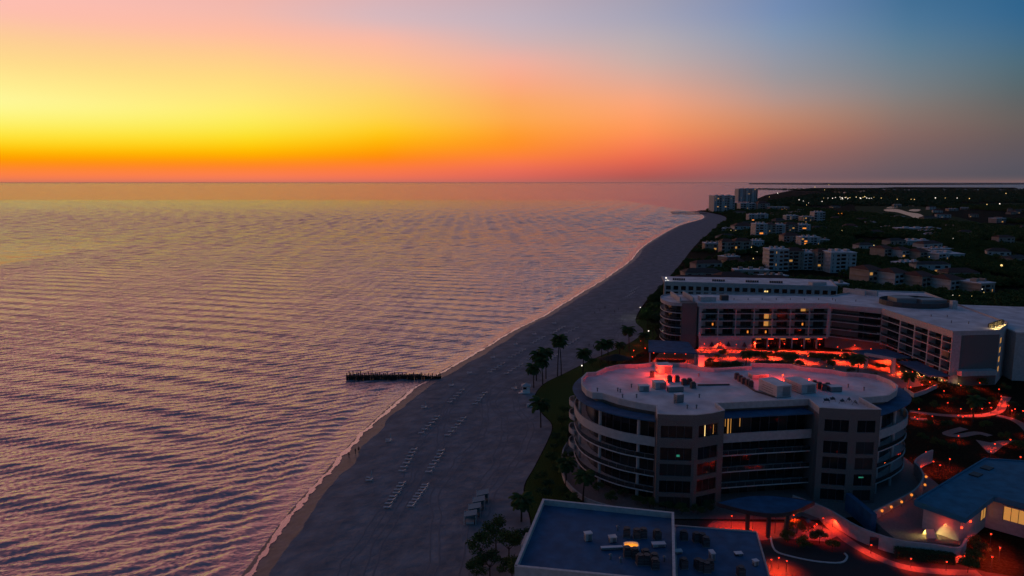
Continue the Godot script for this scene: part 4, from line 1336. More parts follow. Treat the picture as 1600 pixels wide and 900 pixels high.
func clubhouse() -> void:
	var t := thing("clubhouse", "low building with blue grey roof and lit yellow windows at the right", "building", Vector3(100, 0, -150))
	var roof := PackedVector2Array([Vector2(85.8, -145.5), Vector2(91.4, -137.8), Vector2(103.8, -148.0), Vector2(110.5, -141.5), Vector2(135, -152), Vector2(131, -166), Vector2(116.1, -169.2)])
	block(t, "roof", roof, 7.1, 7.9, mats.teal_roof)
	parapet(t, closed_line(roof), 0.05, 0.35, 7.0, 8.2, mats.teal_roof)
	block(t, "wall", PackedVector2Array([Vector2(87.4, -145.2), Vector2(91.8, -139.6), Vector2(103.8, -149.6), Vector2(110.5, -143.1), Vector2(133, -152.6), Vector2(129.5, -164.5), Vector2(116, -167.2)]), 0.0, 7.05, mats.render)
	for k in 2:
		bx(t, "roof_hatch", Vector3([107.5, 112.6][k], 8.0, [-159.6, -163.5][k]), Vector3(2.6, 0.35, 2.0), mats.dark_metal, 0.6)
	# lit window group on the inner corner and its deep frame
	var a := Vector2(103.8, -149.6)
	var b := Vector2(110.5, -143.1)
	for k in 3:
		panel(t, "window", a, b, 3.2 + k * 1.35, 4.45 + k * 1.35, 3.0, 6.0, 0.03, 0.06, mats.warm_glow)
		panel(t, "mullion", a, b, 3.1 + k * 1.35, 3.2 + k * 1.35, 2.9, 6.1, 0.1, 0.12, mats.frame)
	panel(t, "lintel", a, b, 2.8, 7.6, 6.1, 6.4, 0.4, 0.4, mats.render)
	var w0 := Vector2(91.8, -139.6)
	panel(t, "window", w0, a, 12.2, 15.2, 2.6, 6.0, 0.03, 0.06, mats.warm_glow)
	for k in 3:
		panel(t, "mullion", w0, a, 12.1 + k * 1.5, 12.2 + k * 1.5, 2.5, 6.1, 0.1, 0.12, mats.frame)
	var d0 := Vector2(110.5, -143.1)
	var d1 := Vector2(133, -152.6)
	block(t, "porch_roof", PackedVector2Array([Vector2(107.6, -143.3), Vector2(111.0, -138.6), Vector2(126, -144), Vector2(126, -148)]), 2.7, 3.2, mats.render)
	block(t, "porch_wall", PackedVector2Array([Vector2(108.4, -143.0), Vector2(111.2, -139.4), Vector2(125, -144.4), Vector2(125, -147.5)]), 0.0, 2.7, mat("ochre_wall", Color(0.35, 0.24, 0.1), 0.8))
	panel(t, "lit_strip", Vector2(111.0, -138.6), Vector2(126, -144), 1.0, 6.0, 2.35, 2.6, 0.06, 0.06, mats.white_glow)
	# wall sconces throw red light down the wall
	for k in 3:
		var p: Vector2 = [Vector2(91.8, -139.6).lerp(a, 0.08), Vector2(91.8, -139.6).lerp(a, 0.4), Vector2(90.2, -141.9)][k]
		var o := Vector2(-0.35, 0.5) * 1.0
		var s := lamp("wall_sconce", ["red wall lamp on the clubhouse wall nearest the terrace corner", "red wall lamp in the middle of the clubhouse wall", "red wall lamp at the terrace end of the clubhouse"][k], "red wall lamps on the clubhouse", Vector3(p.x - 0.35, [4.8, 4.6, 4.6][k], p.y + 0.5), 0.0, "red_glow", Color(1, 0.05, 0.012), 5.0, 0.2)
	# retaining walls of the terrace
	var r := thing("retaining_wall", "long curved white retaining wall below the clubhouse terrace", "wall", Vector3(80, 0, -142))
	var mb := MB.new()
	var line := smooth(PackedVector2Array([Vector2(65.0, -158.9), Vector2(69.9, -152.3), Vector2(72.9, -143.6), Vector2(78.0, -137.9), Vector2(84.6, -135.9), Vector2(89.0, -134.6), Vector2(92.6, -138.2)]), 4)
	wall_run(mb, line, 0.0, -0.45, 0.0, 3.2)
	part(r, "wall", mb, mats.render)
	bx(r, "door", Vector3(Vector2(74.8, -140.4).x, 1.3, Vector2(74.8, -140.4).y + 0.15), Vector3(1.6, 2.4, 0.3), mats.dark_metal, -0.25)
	var w := thing("wedge_wall", "sloping blue grey wedge wall between the condominium and the terrace", "wall", Vector3(80, 0, -150))
	mb = MB.new()
	var p0 := Vector2(77.5, -158.0)
	var p1 := Vector2(78.1, -147.2)
	wall_run(mb, PackedVector2Array([p0, p1]), -0.6, 0.6, 0.0, 4.2)
	part(w, "wall", mb, mats.blue_roof)
	var g := thing("terrace_garden_wall", "curved wall washed in red light beside the clubhouse roof", "wall", Vector3(86, 0, -155))
	mb = MB.new()
	wall_run(mb, smooth(PackedVector2Array([Vector2(78.9, -149.9), Vector2(87.5, -156.0), Vector2(94.6, -161.5), Vector2(100.3, -168.2), Vector2(103.0, -174.1), Vector2(104.1, -178.8), Vector2(108.8, -183.6), Vector2(113.4, -186.9)]), 4), 0.0, 0.35, 0.0, 3.6)
	part(g, "wall", mb, mats.render)
	mb = MB.new()
	mb.prism(PackedVector2Array([Vector2(79.0, -148.8), Vector2(95.5, -161.9), Vector2(94.2, -157.4), Vector2(97.9, -147.9), Vector2(91.2, -138.1), Vector2(79.3, -140.2)]), 0.0, 2.0)
	structure("terrace_floor", mb, mats.paving)
	var tent := thing("lit_tent", "small tent glowing yellow on the clubhouse terrace", "tent", V(Vector2(87.0, -141.7), 2.0))
	mb = MB.new()
	var c := tent.position
	for s in [-1.0, 1.0]:
		mb.quad(c + Vector3(-1.1, 0, s * 0.9), c + Vector3(1.1, 0, s * 0.9), c + Vector3(0.9, 1.6, 0), c + Vector3(-0.9, 1.6, 0))
	var cloth := mat("tent_cloth", Color(0.75, 0.66, 0.45), 0.9)
	cloth.backlight = Color(0.9, 0.8, 0.6)
	part(tent, "cloth", mb, cloth)
	lamp("tent_lamp", "small yellow lamp hanging inside the terrace tent", "", c, 0.9, "gold_glow", Color(1, 0.7, 0.2), 16.0, 0.14)
	mb = MB.new()
	for s in [-1.0, 1.0]:
		mb.tube(c + Vector3(s * 1.12, 0, -0.95), c + Vector3(s * 0.9, 1.65, 0), 0.05, 0.05, 5)
		mb.tube(c + Vector3(s * 1.12, 0, 0.95), c + Vector3(s * 0.9, 1.65, 0), 0.05, 0.05, 5)
	part(tent, "poles", mb, mats.dark_metal)

func pavilion() -> void:
	var t := thing("pool_pavilion", "open pavilion with flat blue roof between the lawn and the pool deck", "pavilion", Vector3(80, 0, -268))
	var q := PackedVector2Array([Vector2(57.2, -296.3), Vector2(77.0, -292.9), Vector2(78.5, -314.7), Vector2(61.4, -318.7)])
	block(t, "roof", q, 4.4, 4.9, mats.blue_roof)
	for k in 4:
		var p: Vector2 = q[k].lerp((q[0] + q[2]) * 0.5, 0.08)
		bx(t, "column", Vector3(p.x, 2.2, p.y), Vector3(0.5, 4.4, 0.5), mats.render)
	bx(t, "bar_counter", V((q[0] + q[1]) * 0.5, 0.6) + Vector3(0, 0, -2.5), Vector3(12, 1.2, 1.0), mats.timber)
	for k in 4:
		var p := q[0].lerp(q[1], 0.15 + 0.22 * k)
		lamp("bar_lamp", "%s red lamp from the left under the pavilion roof" % ORD[k], "lamps under the pavilion roof", Vector3(p.x, 0, p.y - 4.0), 3.4, "red_glow", Color(1, 0.03, 0.008), 40.0, 0.16, true, true)
	var s := thing("lit_screen_wall", "tall white screen glowing red at the pavilion corner", "screen wall", V(Vector2(77.4, -288.6), 0))
	bx(s, "wall", s.position + Vector3(0, 2.6, 0), Vector3(2.6, 5.2, 0.5), mats.white_paint, 0.2)
	lamp("flood_lamp", "red flood lamp at the foot of the tall white screen", "", s.position + Vector3(0.3, 0, 2.2), 1.0, "red_glow", Color(1, 0.03, 0.008), 30.0, 0.15)

func entrance_canopy() -> void:
	var t := thing("entrance_canopy", "lens shaped blue canopy over the condominium entrance drive", "canopy", Vector3(56, 0, -148))
	var up := PackedVector2Array()
	for k in 13:
		var u := k / 12.0
		up.push_back(Vector2(lerpf(44.6, 66.0, u), lerpf(-149.0, -149.6, u) - 3.4 * sin(PI * u)))
	for k in range(11, 0, -1):
		var u := k / 12.0
		up.push_back(Vector2(lerpf(44.6, 66.0, u), lerpf(-149.0, -149.6, u) + 5.6 * sin(PI * u)))
	block(t, "roof", up, 5.5, 6.0, mats.blue_roof)
	var c := up.duplicate()
	for k in c.size():
		c[k] = c[k].lerp(Vector2(55.5, -148.5), -0.015)
	parapet(t, closed_line(c), -0.02, 0.2, 5.2, 6.06, mats.dark_metal)
	for p in [Vector2(50.5, -146.2), Vector2(54.5, -144.8), Vector2(58.5, -145.2)]:
		bx(t, "column", Vector3(p.x, 2.7, p.y), Vector3(0.7, 5.4, 0.7), mats.dark_metal)
	for k in 4:
		var p: Vector2 = [Vector2(47.5, -147.5), Vector2(52.5, -148.5), Vector2(61.0, -147.8), Vector2(66.8, -146.4)][k]
		lamp("entrance_lamp", "%s red lamp from the left below the entrance canopy" % ORD[k], "red lamps below the entrance canopy", Vector3(p.x, 0.15, p.y), 3.6, "red_glow", Color(1, 0.03, 0.008), 60.0, 0.14, true, true)
	lamp("entrance_lamp", "small white lamp at the middle of the entrance canopy", "", Vector3(56.6, 0.15, -146.5), 4.6, "white_glow", Color(1, 0.9, 0.75), 1.0, 0.16)

# ---- buildings along the shore beyond: a body, window rows, roofs
func far_block(called: String, label: String, x0: float, x1: float, z: float, h: float, deep: float, cols: int, rows: int, m: Material, lit: Array, roofed := "", turn := 0.0) -> Node3D:
	var t := thing(called, label, "building", Vector3((x0 + x1) * 0.5, 0, z), "buildings along the far shore")
	var w := x1 - x0
	var d := Vector2(cos(turn), -sin(turn))
	var out := Vector2(-d.y, d.x)
	var a := Vector2((x0 + x1) * 0.5, z) - d * w * 0.5
	var b := a + d * w
	block(t, "wall", PackedVector2Array([a, b, b - out * deep, a - out * deep]), 0.0, h, m)
	var cell := w / cols
	var fl := h / (rows + 0.25)
	for c in cols:
		for r in rows:
			var k := Vector2i(c, r)
			var glowing: bool = k in lit or (rows > 2 and rng.randf() < 0.07)
			if (c + cols) % 3 == 1 and rows > 2:      # a loggia: wide dark opening over a projecting balcony
				panel(t, "window", a, b, cell * (c + 0.06), cell * (c + 0.94), fl * (r + 0.12), fl * (r + 0.9), 0.06, 0.12, mats.amber_glow if glowing and rng.randf() < 0.3 else mats.window_glass)
				panel(t, "balcony", a, b, cell * (c + 0.02), cell * (c + 0.98), fl * (r + 0.02), fl * (r + 0.34), 1.3, 1.2, m)
				continue
			var narrow := 0.12 * float((c * 7 + cols) % 3)
			panel(t, "window", a, b, cell * (c + 0.2 + narrow), cell * (c + 0.8 - narrow), fl * (r + 0.28), fl * (r + 0.8), 0.06, 0.12, mats.warm_glow if glowing else pane())
	# balconies of the west side
	for r in rows:
		panel(t, "side_slab", a - out * deep, a, deep * 0.08, deep * 0.92, fl * (r + 1.0) - 0.15, fl * (r + 1.0) + 0.15, 0.9, 0.88, m)
	if roofed:
		var mb := MB.new()
		var p := [a + out * 0.6 - d * 0.6, b + out * 0.6 + d * 0.6, b - out * (deep + 0.6) + d * 0.6, a - out * (deep + 0.6) - d * 0.6]
		var r0 := (a - out * deep * 0.5) + d * minf(w * 0.25, deep * 0.4)
		var r1 := (b - out * deep * 0.5) - d * minf(w * 0.25, deep * 0.4)
		var top := h + minf(deep, w) * 0.22
		var q := func(v: Vector2, y: float) -> Vector3: return Vector3(v.x, y, v.y)
		mb.quad(q.call(p[0], h), q.call(p[1], h), q.call(r1, top), q.call(r0, top))
		mb.quad(q.call(p[2], h), q.call(p[3], h), q.call(r0, top), q.call(r1, top))
		mb.tri(q.call(p[1], h), q.call(p[2], h), q.call(r1, top))
		mb.tri(q.call(p[3], h), q.call(p[0], h), q.call(r0, top))
		part(t, "roof", mb, mats.brown_roof if roofed == "brown" else mats.tile_roof)
	else:
		block(t, "roof", PackedVector2Array([a - d * 0.3 + out * 0.3, b + d * 0.3 + out * 0.3, b + d * 0.3 - out * (deep + 0.3), a - d * 0.3 - out * (deep + 0.3)]), h, h + 0.5, mats.white_roof)
		for k in 3:
			var p := a + d * w * (0.2 + 0.3 * k) - out * deep * (0.4 + 0.1 * (k % 2))
			bx(t, "roof_house", Vector3(p.x, h + 1.4, p.y), Vector3(w * 0.12, 1.9, deep * 0.25), m, yaw_of(d))
	return t

func far_buildings() -> void:
	var w: Material = mats.far_wall
	var tan_wall: Material = mats.far_wall_tan
	var stucco: Material = mats.stucco_pink
	far_block("condominium", "big white condominium, left tower, nearest behind the hotels", (Vector2(219.6, -614.8)).x, (Vector2(236.1, -614.8)).x, (Vector2(219.6, -614.8)).y, 18.3, 16, 4, 5, w, [Vector2i(1, 1)], "")
	far_block("condominium", "dark recessed link between the left and middle towers of the big white condominium", (Vector2(239.1, -622.4)).x, (Vector2(252.2, -622.4)).x, (Vector2(239.1, -622.4)).y, 16.5, 12, 3, 5, tan_wall, [Vector2i(1, 3)], "tile")
	far_block("condominium", "middle tower of the big white condominium behind the hotels", (Vector2(252.3, -622.4)).x, (Vector2(263.9, -622.4)).x, (Vector2(252.3, -622.4)).y, 14.8, 18, 3, 5, w, [Vector2i(2, 0)], "")
	far_block("condominium", "dark recessed link between the middle and right towers of the big white condominium", (Vector2(260.9, -614.8)).x, (Vector2(271.9, -614.8)).x, (Vector2(260.9, -614.8)).y, 16.5, 12, 3, 5, tan_wall, [Vector2i(0, 1)], "tile")
	far_block("condominium", "right tower of the big white condominium with white chimneys on its roof", (Vector2(265.7, -600.0)).x, (Vector2(287.1, -600.0)).x, (Vector2(265.7, -600.0)).y, 17.0, 24, 5, 5, w, [], "")
	far_block("condominium", "tall white condominium with pink lit west side in the second row", (Vector2(320.0, -950.8)).x, (Vector2(335.5, -950.8)).x, (Vector2(320.0, -950.8)).y, 21.0, 20, 3, 6, w, [Vector2i(1, 2)], "")
	far_block("condominium", "dark fronted link of the second row white condominium", (Vector2(338.9, -959.8)).x, (Vector2(349.7, -959.8)).x, (Vector2(338.9, -959.8)).y, 19.8, 16, 2, 6, tan_wall, [Vector2i(0, 3), Vector2i(1, 1)], "tile")
	far_block("condominium", "narrow white tower right of the dark link in the second row", (Vector2(353.2, -968.9)).x, (Vector2(365.8, -968.9)).x, (Vector2(353.2, -968.9)).y, 18.8, 18, 3, 6, w, [], "")
	far_block("condominium", "red roofed link with lit windows in the second row", (Vector2(376.8, -997.5)).x, (Vector2(394.1, -997.5)).x, (Vector2(376.8, -997.5)).y, 17.6, 16, 4, 6, tan_wall, [Vector2i(1, 3), Vector2i(3, 2), Vector2i(2, 4)], "tile")
	far_block("condominium", "broad white tower at the right end of the second row", (Vector2(406.3, -1027.7)).x, (Vector2(423.7, -1027.7)).x, (Vector2(406.3, -1027.7)).y, 15.4, 18, 3, 5, w, [], "")
	far_block("condominium", "left one of the pair of white towers in the third row near the beach", (Vector2(448.7, -1374.0)).x, (Vector2(463.9, -1374.0)).x, (Vector2(448.7, -1374.0)).y, 14.7, 18, 3, 5, w, [], "")
	far_block("condominium", "right bluish one of the pair of towers in the third row near the beach", (Vector2(468.0, -1385.1)).x, (Vector2(489.0, -1385.1)).x, (Vector2(468.0, -1385.1)).y, 15.0, 18, 3, 5, w, [], "")
	far_block("condominium", "white condominium left of the amber lit one", (Vector2(506.0, -1338.0)).x, (Vector2(527.6, -1338.0)).x, (Vector2(506.0, -1338.0)).y, 14.3, 18, 4, 4, w, [Vector2i(1, 2)], "")
	far_block("condominium", "condominium with whole front lit amber in the third row", (Vector2(515.4, -1287.4)).x, (Vector2(535.9, -1287.4)).x, (Vector2(515.4, -1287.4)).y, 14.7, 18, 5, 4, tan_wall, [Vector2i(0, 0), Vector2i(1, 1), Vector2i(2, 2), Vector2i(3, 0), Vector2i(4, 1), Vector2i(0, 2), Vector2i(1, 3), Vector2i(2, 0), Vector2i(3, 2)], "")
	far_block("condominium", "tall stepped white condominium right of the amber lit one", (Vector2(543.0, -1303.8)).x, (Vector2(562.2, -1303.8)).x, (Vector2(543.0, -1303.8)).y, 22.0, 20, 4, 5, w, [], "")
	far_block("condominium", "low white condominium with chimneys below the far towers", (Vector2(600.7, -1912.5)).x, (Vector2(645.7, -1912.5)).x, (Vector2(600.7, -1912.5)).y, 20.6, 30, 6, 4, w, [Vector2i(2, 1)], "")
	far_block("condominium", "pale condominium right of the low white one below the far towers", (Vector2(641.5, -1898.4)).x, (Vector2(673.0, -1898.4)).x, (Vector2(641.5, -1898.4)).y, 20.5, 30, 5, 4, stucco, [], "tile")
	far_block("condominium", "long tan building with amber lights below the far towers", (Vector2(663.8, -1870.7)).x, (Vector2(714.0, -1870.7)).x, (Vector2(663.8, -1870.7)).y, 12.0, 26, 10, 3, tan_wall, [Vector2i(1, 1), Vector2i(3, 1), Vector2i(4, 1), Vector2i(6, 1), Vector2i(7, 2), Vector2i(8, 1)], "")
	far_block("apartment_tower", "left of the two tall towers on the far point", (Vector2(508.5, -1830.7)).x, (Vector2(560.4, -1830.7)).x, (Vector2(508.5, -1830.7)).y, 41.9, 50, 8, 10, w, [], "")
	far_block("apartment_tower", "right and farther of the two tall towers on the far point", (Vector2(882.9, -2842.6)).x, (Vector2(957.9, -2842.6)).x, (Vector2(882.9, -2842.6)).y, 50.3, 50, 10, 12, w, [], "")
	far_block("house_row", "white stepped house row left of the second row condominium", (Vector2(322.5, -1048.9)).x, (Vector2(351.1, -1048.9)).x, (Vector2(322.5, -1048.9)).y, 12.4, 20, 7, 3, w, [Vector2i(1, 0), Vector2i(4, 1)], "tile")
	far_block("house_row", "white gabled house row nearer the dunes left of the big condominium", (Vector2(222.3, -764.2)).x, (Vector2(234.7, -764.2)).x, (Vector2(222.3, -764.2)).y, 13.0, 14, 4, 3, stucco, [], "tile")
	far_block("house_row", "dark red roofed house row with one lit gable", (Vector2(237.6, -770.0)).x, (Vector2(255.9, -770.0)).x, (Vector2(237.6, -770.0)).y, 13.1, 14, 6, 3, tan_wall, [Vector2i(0, 0), Vector2i(0, 1)], "tile")
	far_block("house_row", "bluish house row between the second row and the big condominium", (Vector2(270.7, -813.4)).x, (Vector2(283.9, -813.4)).x, (Vector2(270.7, -813.4)).y, 9.6, 14, 5, 2, w, [], "")
	far_block("house_row", "red roofed house row just behind the big white condominium", (Vector2(326.9, -869.3)).x, (Vector2(347.5, -869.3)).x, (Vector2(326.9, -869.3)).y, 11.6, 16, 6, 3, stucco, [Vector2i(3, 0)], "tile")
	far_block("house_row", "stair lit house row behind the big white condominium", (Vector2(336.4, -840.4)).x, (Vector2(358.5, -840.4)).x, (Vector2(336.4, -840.4)).y, 11.8, 16, 6, 4, w, [Vector2i(1, 0), Vector2i(1, 1), Vector2i(1, 2), Vector2i(1, 3)], "")
	far_block("villa", "red roofed villa with lit arches near the dunes", (Vector2(193.6, -650.6)).x, (Vector2(210.3, -650.6)).x, (Vector2(193.6, -650.6)).y, 4.4, 14, 5, 1, tan_wall, [Vector2i(0, 0), Vector2i(1, 0), Vector2i(3, 0), Vector2i(4, 0)], "tile")
	# lower houses between
	far_block("long_house", "long low white building with red tile roof behind the rear hotel wing", 112, 196, -498, 7.5, 14, 16, 2, w, [Vector2i(13, 0)], "tile")
	# stepped terraces on the right
	var groups := [["upper", Vector2(370.1, -705.4), 4, 11.0], ["lower", Vector2(263.7, -519.0), 5, 12.5]]
	for g in groups:
		for k in int(g[2]):
			var o: Vector2 = g[1] + Vector2(k * 12.5, k * (9.0 if g[0] == "upper" else 12.0))
			far_block("terraced_house", "%s stepped terraced house with red roof in the %s group on the right" % [ORD[k], g[0]], o.x - 7, o.x + 6, o.y, g[3] - 0.8 * k, 18, 3, 3, w if k % 2 else tan_wall, [Vector2i(2, 1)] if k == int(g[2]) - 1 else [], "tile" if k < int(g[2]) - 1 else "", 0.35)
	far_block("flat_house", "flat white roofed house among the trees right of the condominiums", 395, 440, -700, 6, 40, 8, 1, w, [])
	far_block("flat_house", "pale house by the golf ponds with one bright lamp", 580, 640, -1080, 7, 24, 8, 1, w, [Vector2i(2, 0)])
	far_block("flat_house", "small flat roofed house behind the amber lit condominium", 470, 500, -860, 6, 22, 5, 1, w, [])
	# small houses scattered through the wooded key
	var r := RandomNumberGenerator.new()
	r.seed = 61
	var spots := []
	for k in 1500:
		if spots.size() >= 72:
			break
		var z := -exp(lerpf(log(470.0), log(2300.0), r.randf()))
		var x := lerpf(at_z(lawn_x, z) + 22.0, at_z(lawn_x, z) + 60.0 - z * 0.42, pow(r.randf(), 1.3))
		var ok := true
		for c in get_children():
			if c.has_meta("category") and c.get_meta("category") == "building" and Vector2(c.position.x - x, c.position.z - z).length() < 34.0:
				ok = false
		for p in spots:
			if p.distance_to(Vector2(x, z)) < 26.0:
				ok = false
		if ok:
			spots.append(Vector2(x, z))
	spots.sort_custom(func(p: Vector2, q: Vector2) -> bool: return p.y > q.y)
	for k in spots.size():
		var p: Vector2 = spots[k]
		var w2 := r.randf_range(8.0, 15.0)
		var lit := []
		if r.randf() < 0.5:
			lit.append(Vector2i(r.randi() % 3, 0))
		var o := far_block("small_house", "%s nearest small house with %s roof among the trees" % [ORD[k / 3], ["red tile", "pale flat", "brown tile"][k % 3]], p.x - w2, p.x + w2, p.y, r.randf_range(4.0, 8.5), r.randf_range(10.0, 16.0), 4, 2, [w, tan_wall, stucco][r.randi() % 3], lit, ["tile", "", "brown"][k % 3], r.randf_range(-0.5, 0.5))
		o.set_meta("group", "small houses among the trees")

# ---------------------------------------------------------------- things
func make_objects() -> void:
	pier()
	loungers()
	cabanas()
	people()
	palms()
	trees()
	lamps()
	drive_things()

func pier() -> void:
	var t := thing("jetty", "dark timber jetty with a row of posts running from the beach into the sea", "jetty", Vector3(-46, SEA, -273))
	var a := Vector2(-64.4, -272.6)
	var b := Vector2(-27.6, -274.2)
	var l := a.distance_to(b)
	var n := 39
	for k in n:
		panel(t, "wall_plank", a, b, l * k / n + 0.03, l * (k + 1) / n - 0.03, SEA - 1.5, SEA + 1.5 + 0.06 * (k % 3) - maxf(0.0, k - 29) * 0.06, 0.02 * (k % 2), 0.16, mats.timber)
	panel(t, "waler", a, b, 0.0, l, SEA + 0.9, SEA + 1.2, 0.24, 0.2, mats.timber)
	panel(t, "deck", a, b, 0.0, l * 0.8, SEA + 1.3, SEA + 1.42, -0.25, 2.2, mats.timber)
	for k in 25:
		var p := a.lerp(b, (k + 0.3) / 25.0)
		var mb := MB.new()
		var h := 3.0 + 0.3 * sin(k * 2.7) - 0.05 * k
		mb.tube(Vector3(p.x, SEA - 1.5, p.y + 0.35), Vector3(p.x, SEA + h, p.y + 0.35), 0.24, 0.2, 7)
		part(t, "post", mb, mats.timber)
		mb = MB.new()
		mb.tube(Vector3(p.x + 0.3, SEA - 1.5, p.y - 2.4), Vector3(p.x + 0.3, SEA + h - 0.2, p.y - 2.4), 0.24, 0.2, 7)
		part(t, "post", mb, mats.timber)
	var q := a.lerp(b, 0.265)
	var s := sub_at(t, "ladder_arch", Vector3(q.x, SEA, q.y))
	var mb := MB.new()
	for e in [-0.45, 0.45]:
		mb.tube(Vector3(q.x + e, SEA, q.y), Vector3(q.x + e, SEA + 4.8, q.y), 0.07, 0.07, 6)
	for k in 8:
		var a0 := PI * k / 8
		var a1 := PI * (k + 1) / 8
		mb.tube(Vector3(q.x + 0.45 * cos(a0), SEA + 4.8 + 0.55 * sin(a0), q.y), Vector3(q.x + 0.45 * cos(a1), SEA + 4.8 + 0.55 * sin(a1), q.y), 0.07, 0.07, 6)
	part(s, "rail", mb, mats.dark_metal)
	for k in 6:
		bx(s, "rung", Vector3(q.x, SEA + 2.2 + 0.45 * k, q.y), Vector3(0.9, 0.06, 0.06), mats.dark_metal)
	# two short groynes at the far point
	for k in 2:
		var o := thing("rock_groyne", ["nearer of two dark groynes at the far point", "farther of two dark groynes at the far point"][k], "groyne", Vector3(420, SEA, -1740), "groynes at the far point")
		var m2 := MB.new()
		for j in 14:
			m2.ball(Vector3(390 + 6 * j + 20 * k, SEA + 0.3, -1755.0 - 110 * k + rng.randf_range(-1, 1)), Vector3(4.2, 1.6, 2.5), 6, 4)
		part(o, "rocks", m2, mats.timber)

func lounger() -> Node3D:
	var t := thing("sun_lounger", "x", "sun lounger", Vector3.ZERO)
	for s in [-0.3, 0.3]:
		bx(t, "rail", Vector3(0, 0.3, s), Vector3(1.95, 0.07, 0.06), mats.white_paint)
	for s in [Vector2(-0.85, -0.3), Vector2(0.85, -0.3), Vector2(-0.85, 0.3), Vector2(0.85, 0.3)]:
		bx(t, "leg", Vector3(s.x, 0.14, s.y), Vector3(0.06, 0.28, 0.06), mats.white_paint)
	bx(t, "seat", Vector3(-0.32, 0.36, 0), Vector3(1.28, 0.08, 0.56), mats.cushion)
	var mb := MB.new()
	var b := Basis(Vector3.BACK, 0.6)
	for q in [Vector3(0, 0, 0)]:
		var c := Vector3(0.62, 0.56, 0)
		var x := b.x * 0.36
		var y := b.y * 0.04
		var z := Vector3(0, 0, 0.28)
		mb.quad(c - x + y + z, c + x + y + z, c + x + y - z, c - x + y - z)
		mb.quad(c - x - y - z, c + x - y - z, c + x - y + z, c - x - y + z)
		mb.quad(c - x - y + z, c + x - y + z, c + x + y + z, c - x + y + z)
		mb.quad(c + x - y - z, c - x - y - z, c - x + y - z, c + x + y - z)
		mb.quad(c + x - y + z, c + x - y - z, c + x + y - z, c + x + y + z)
	part(t, "backrest", mb, mats.white_paint)
	return t

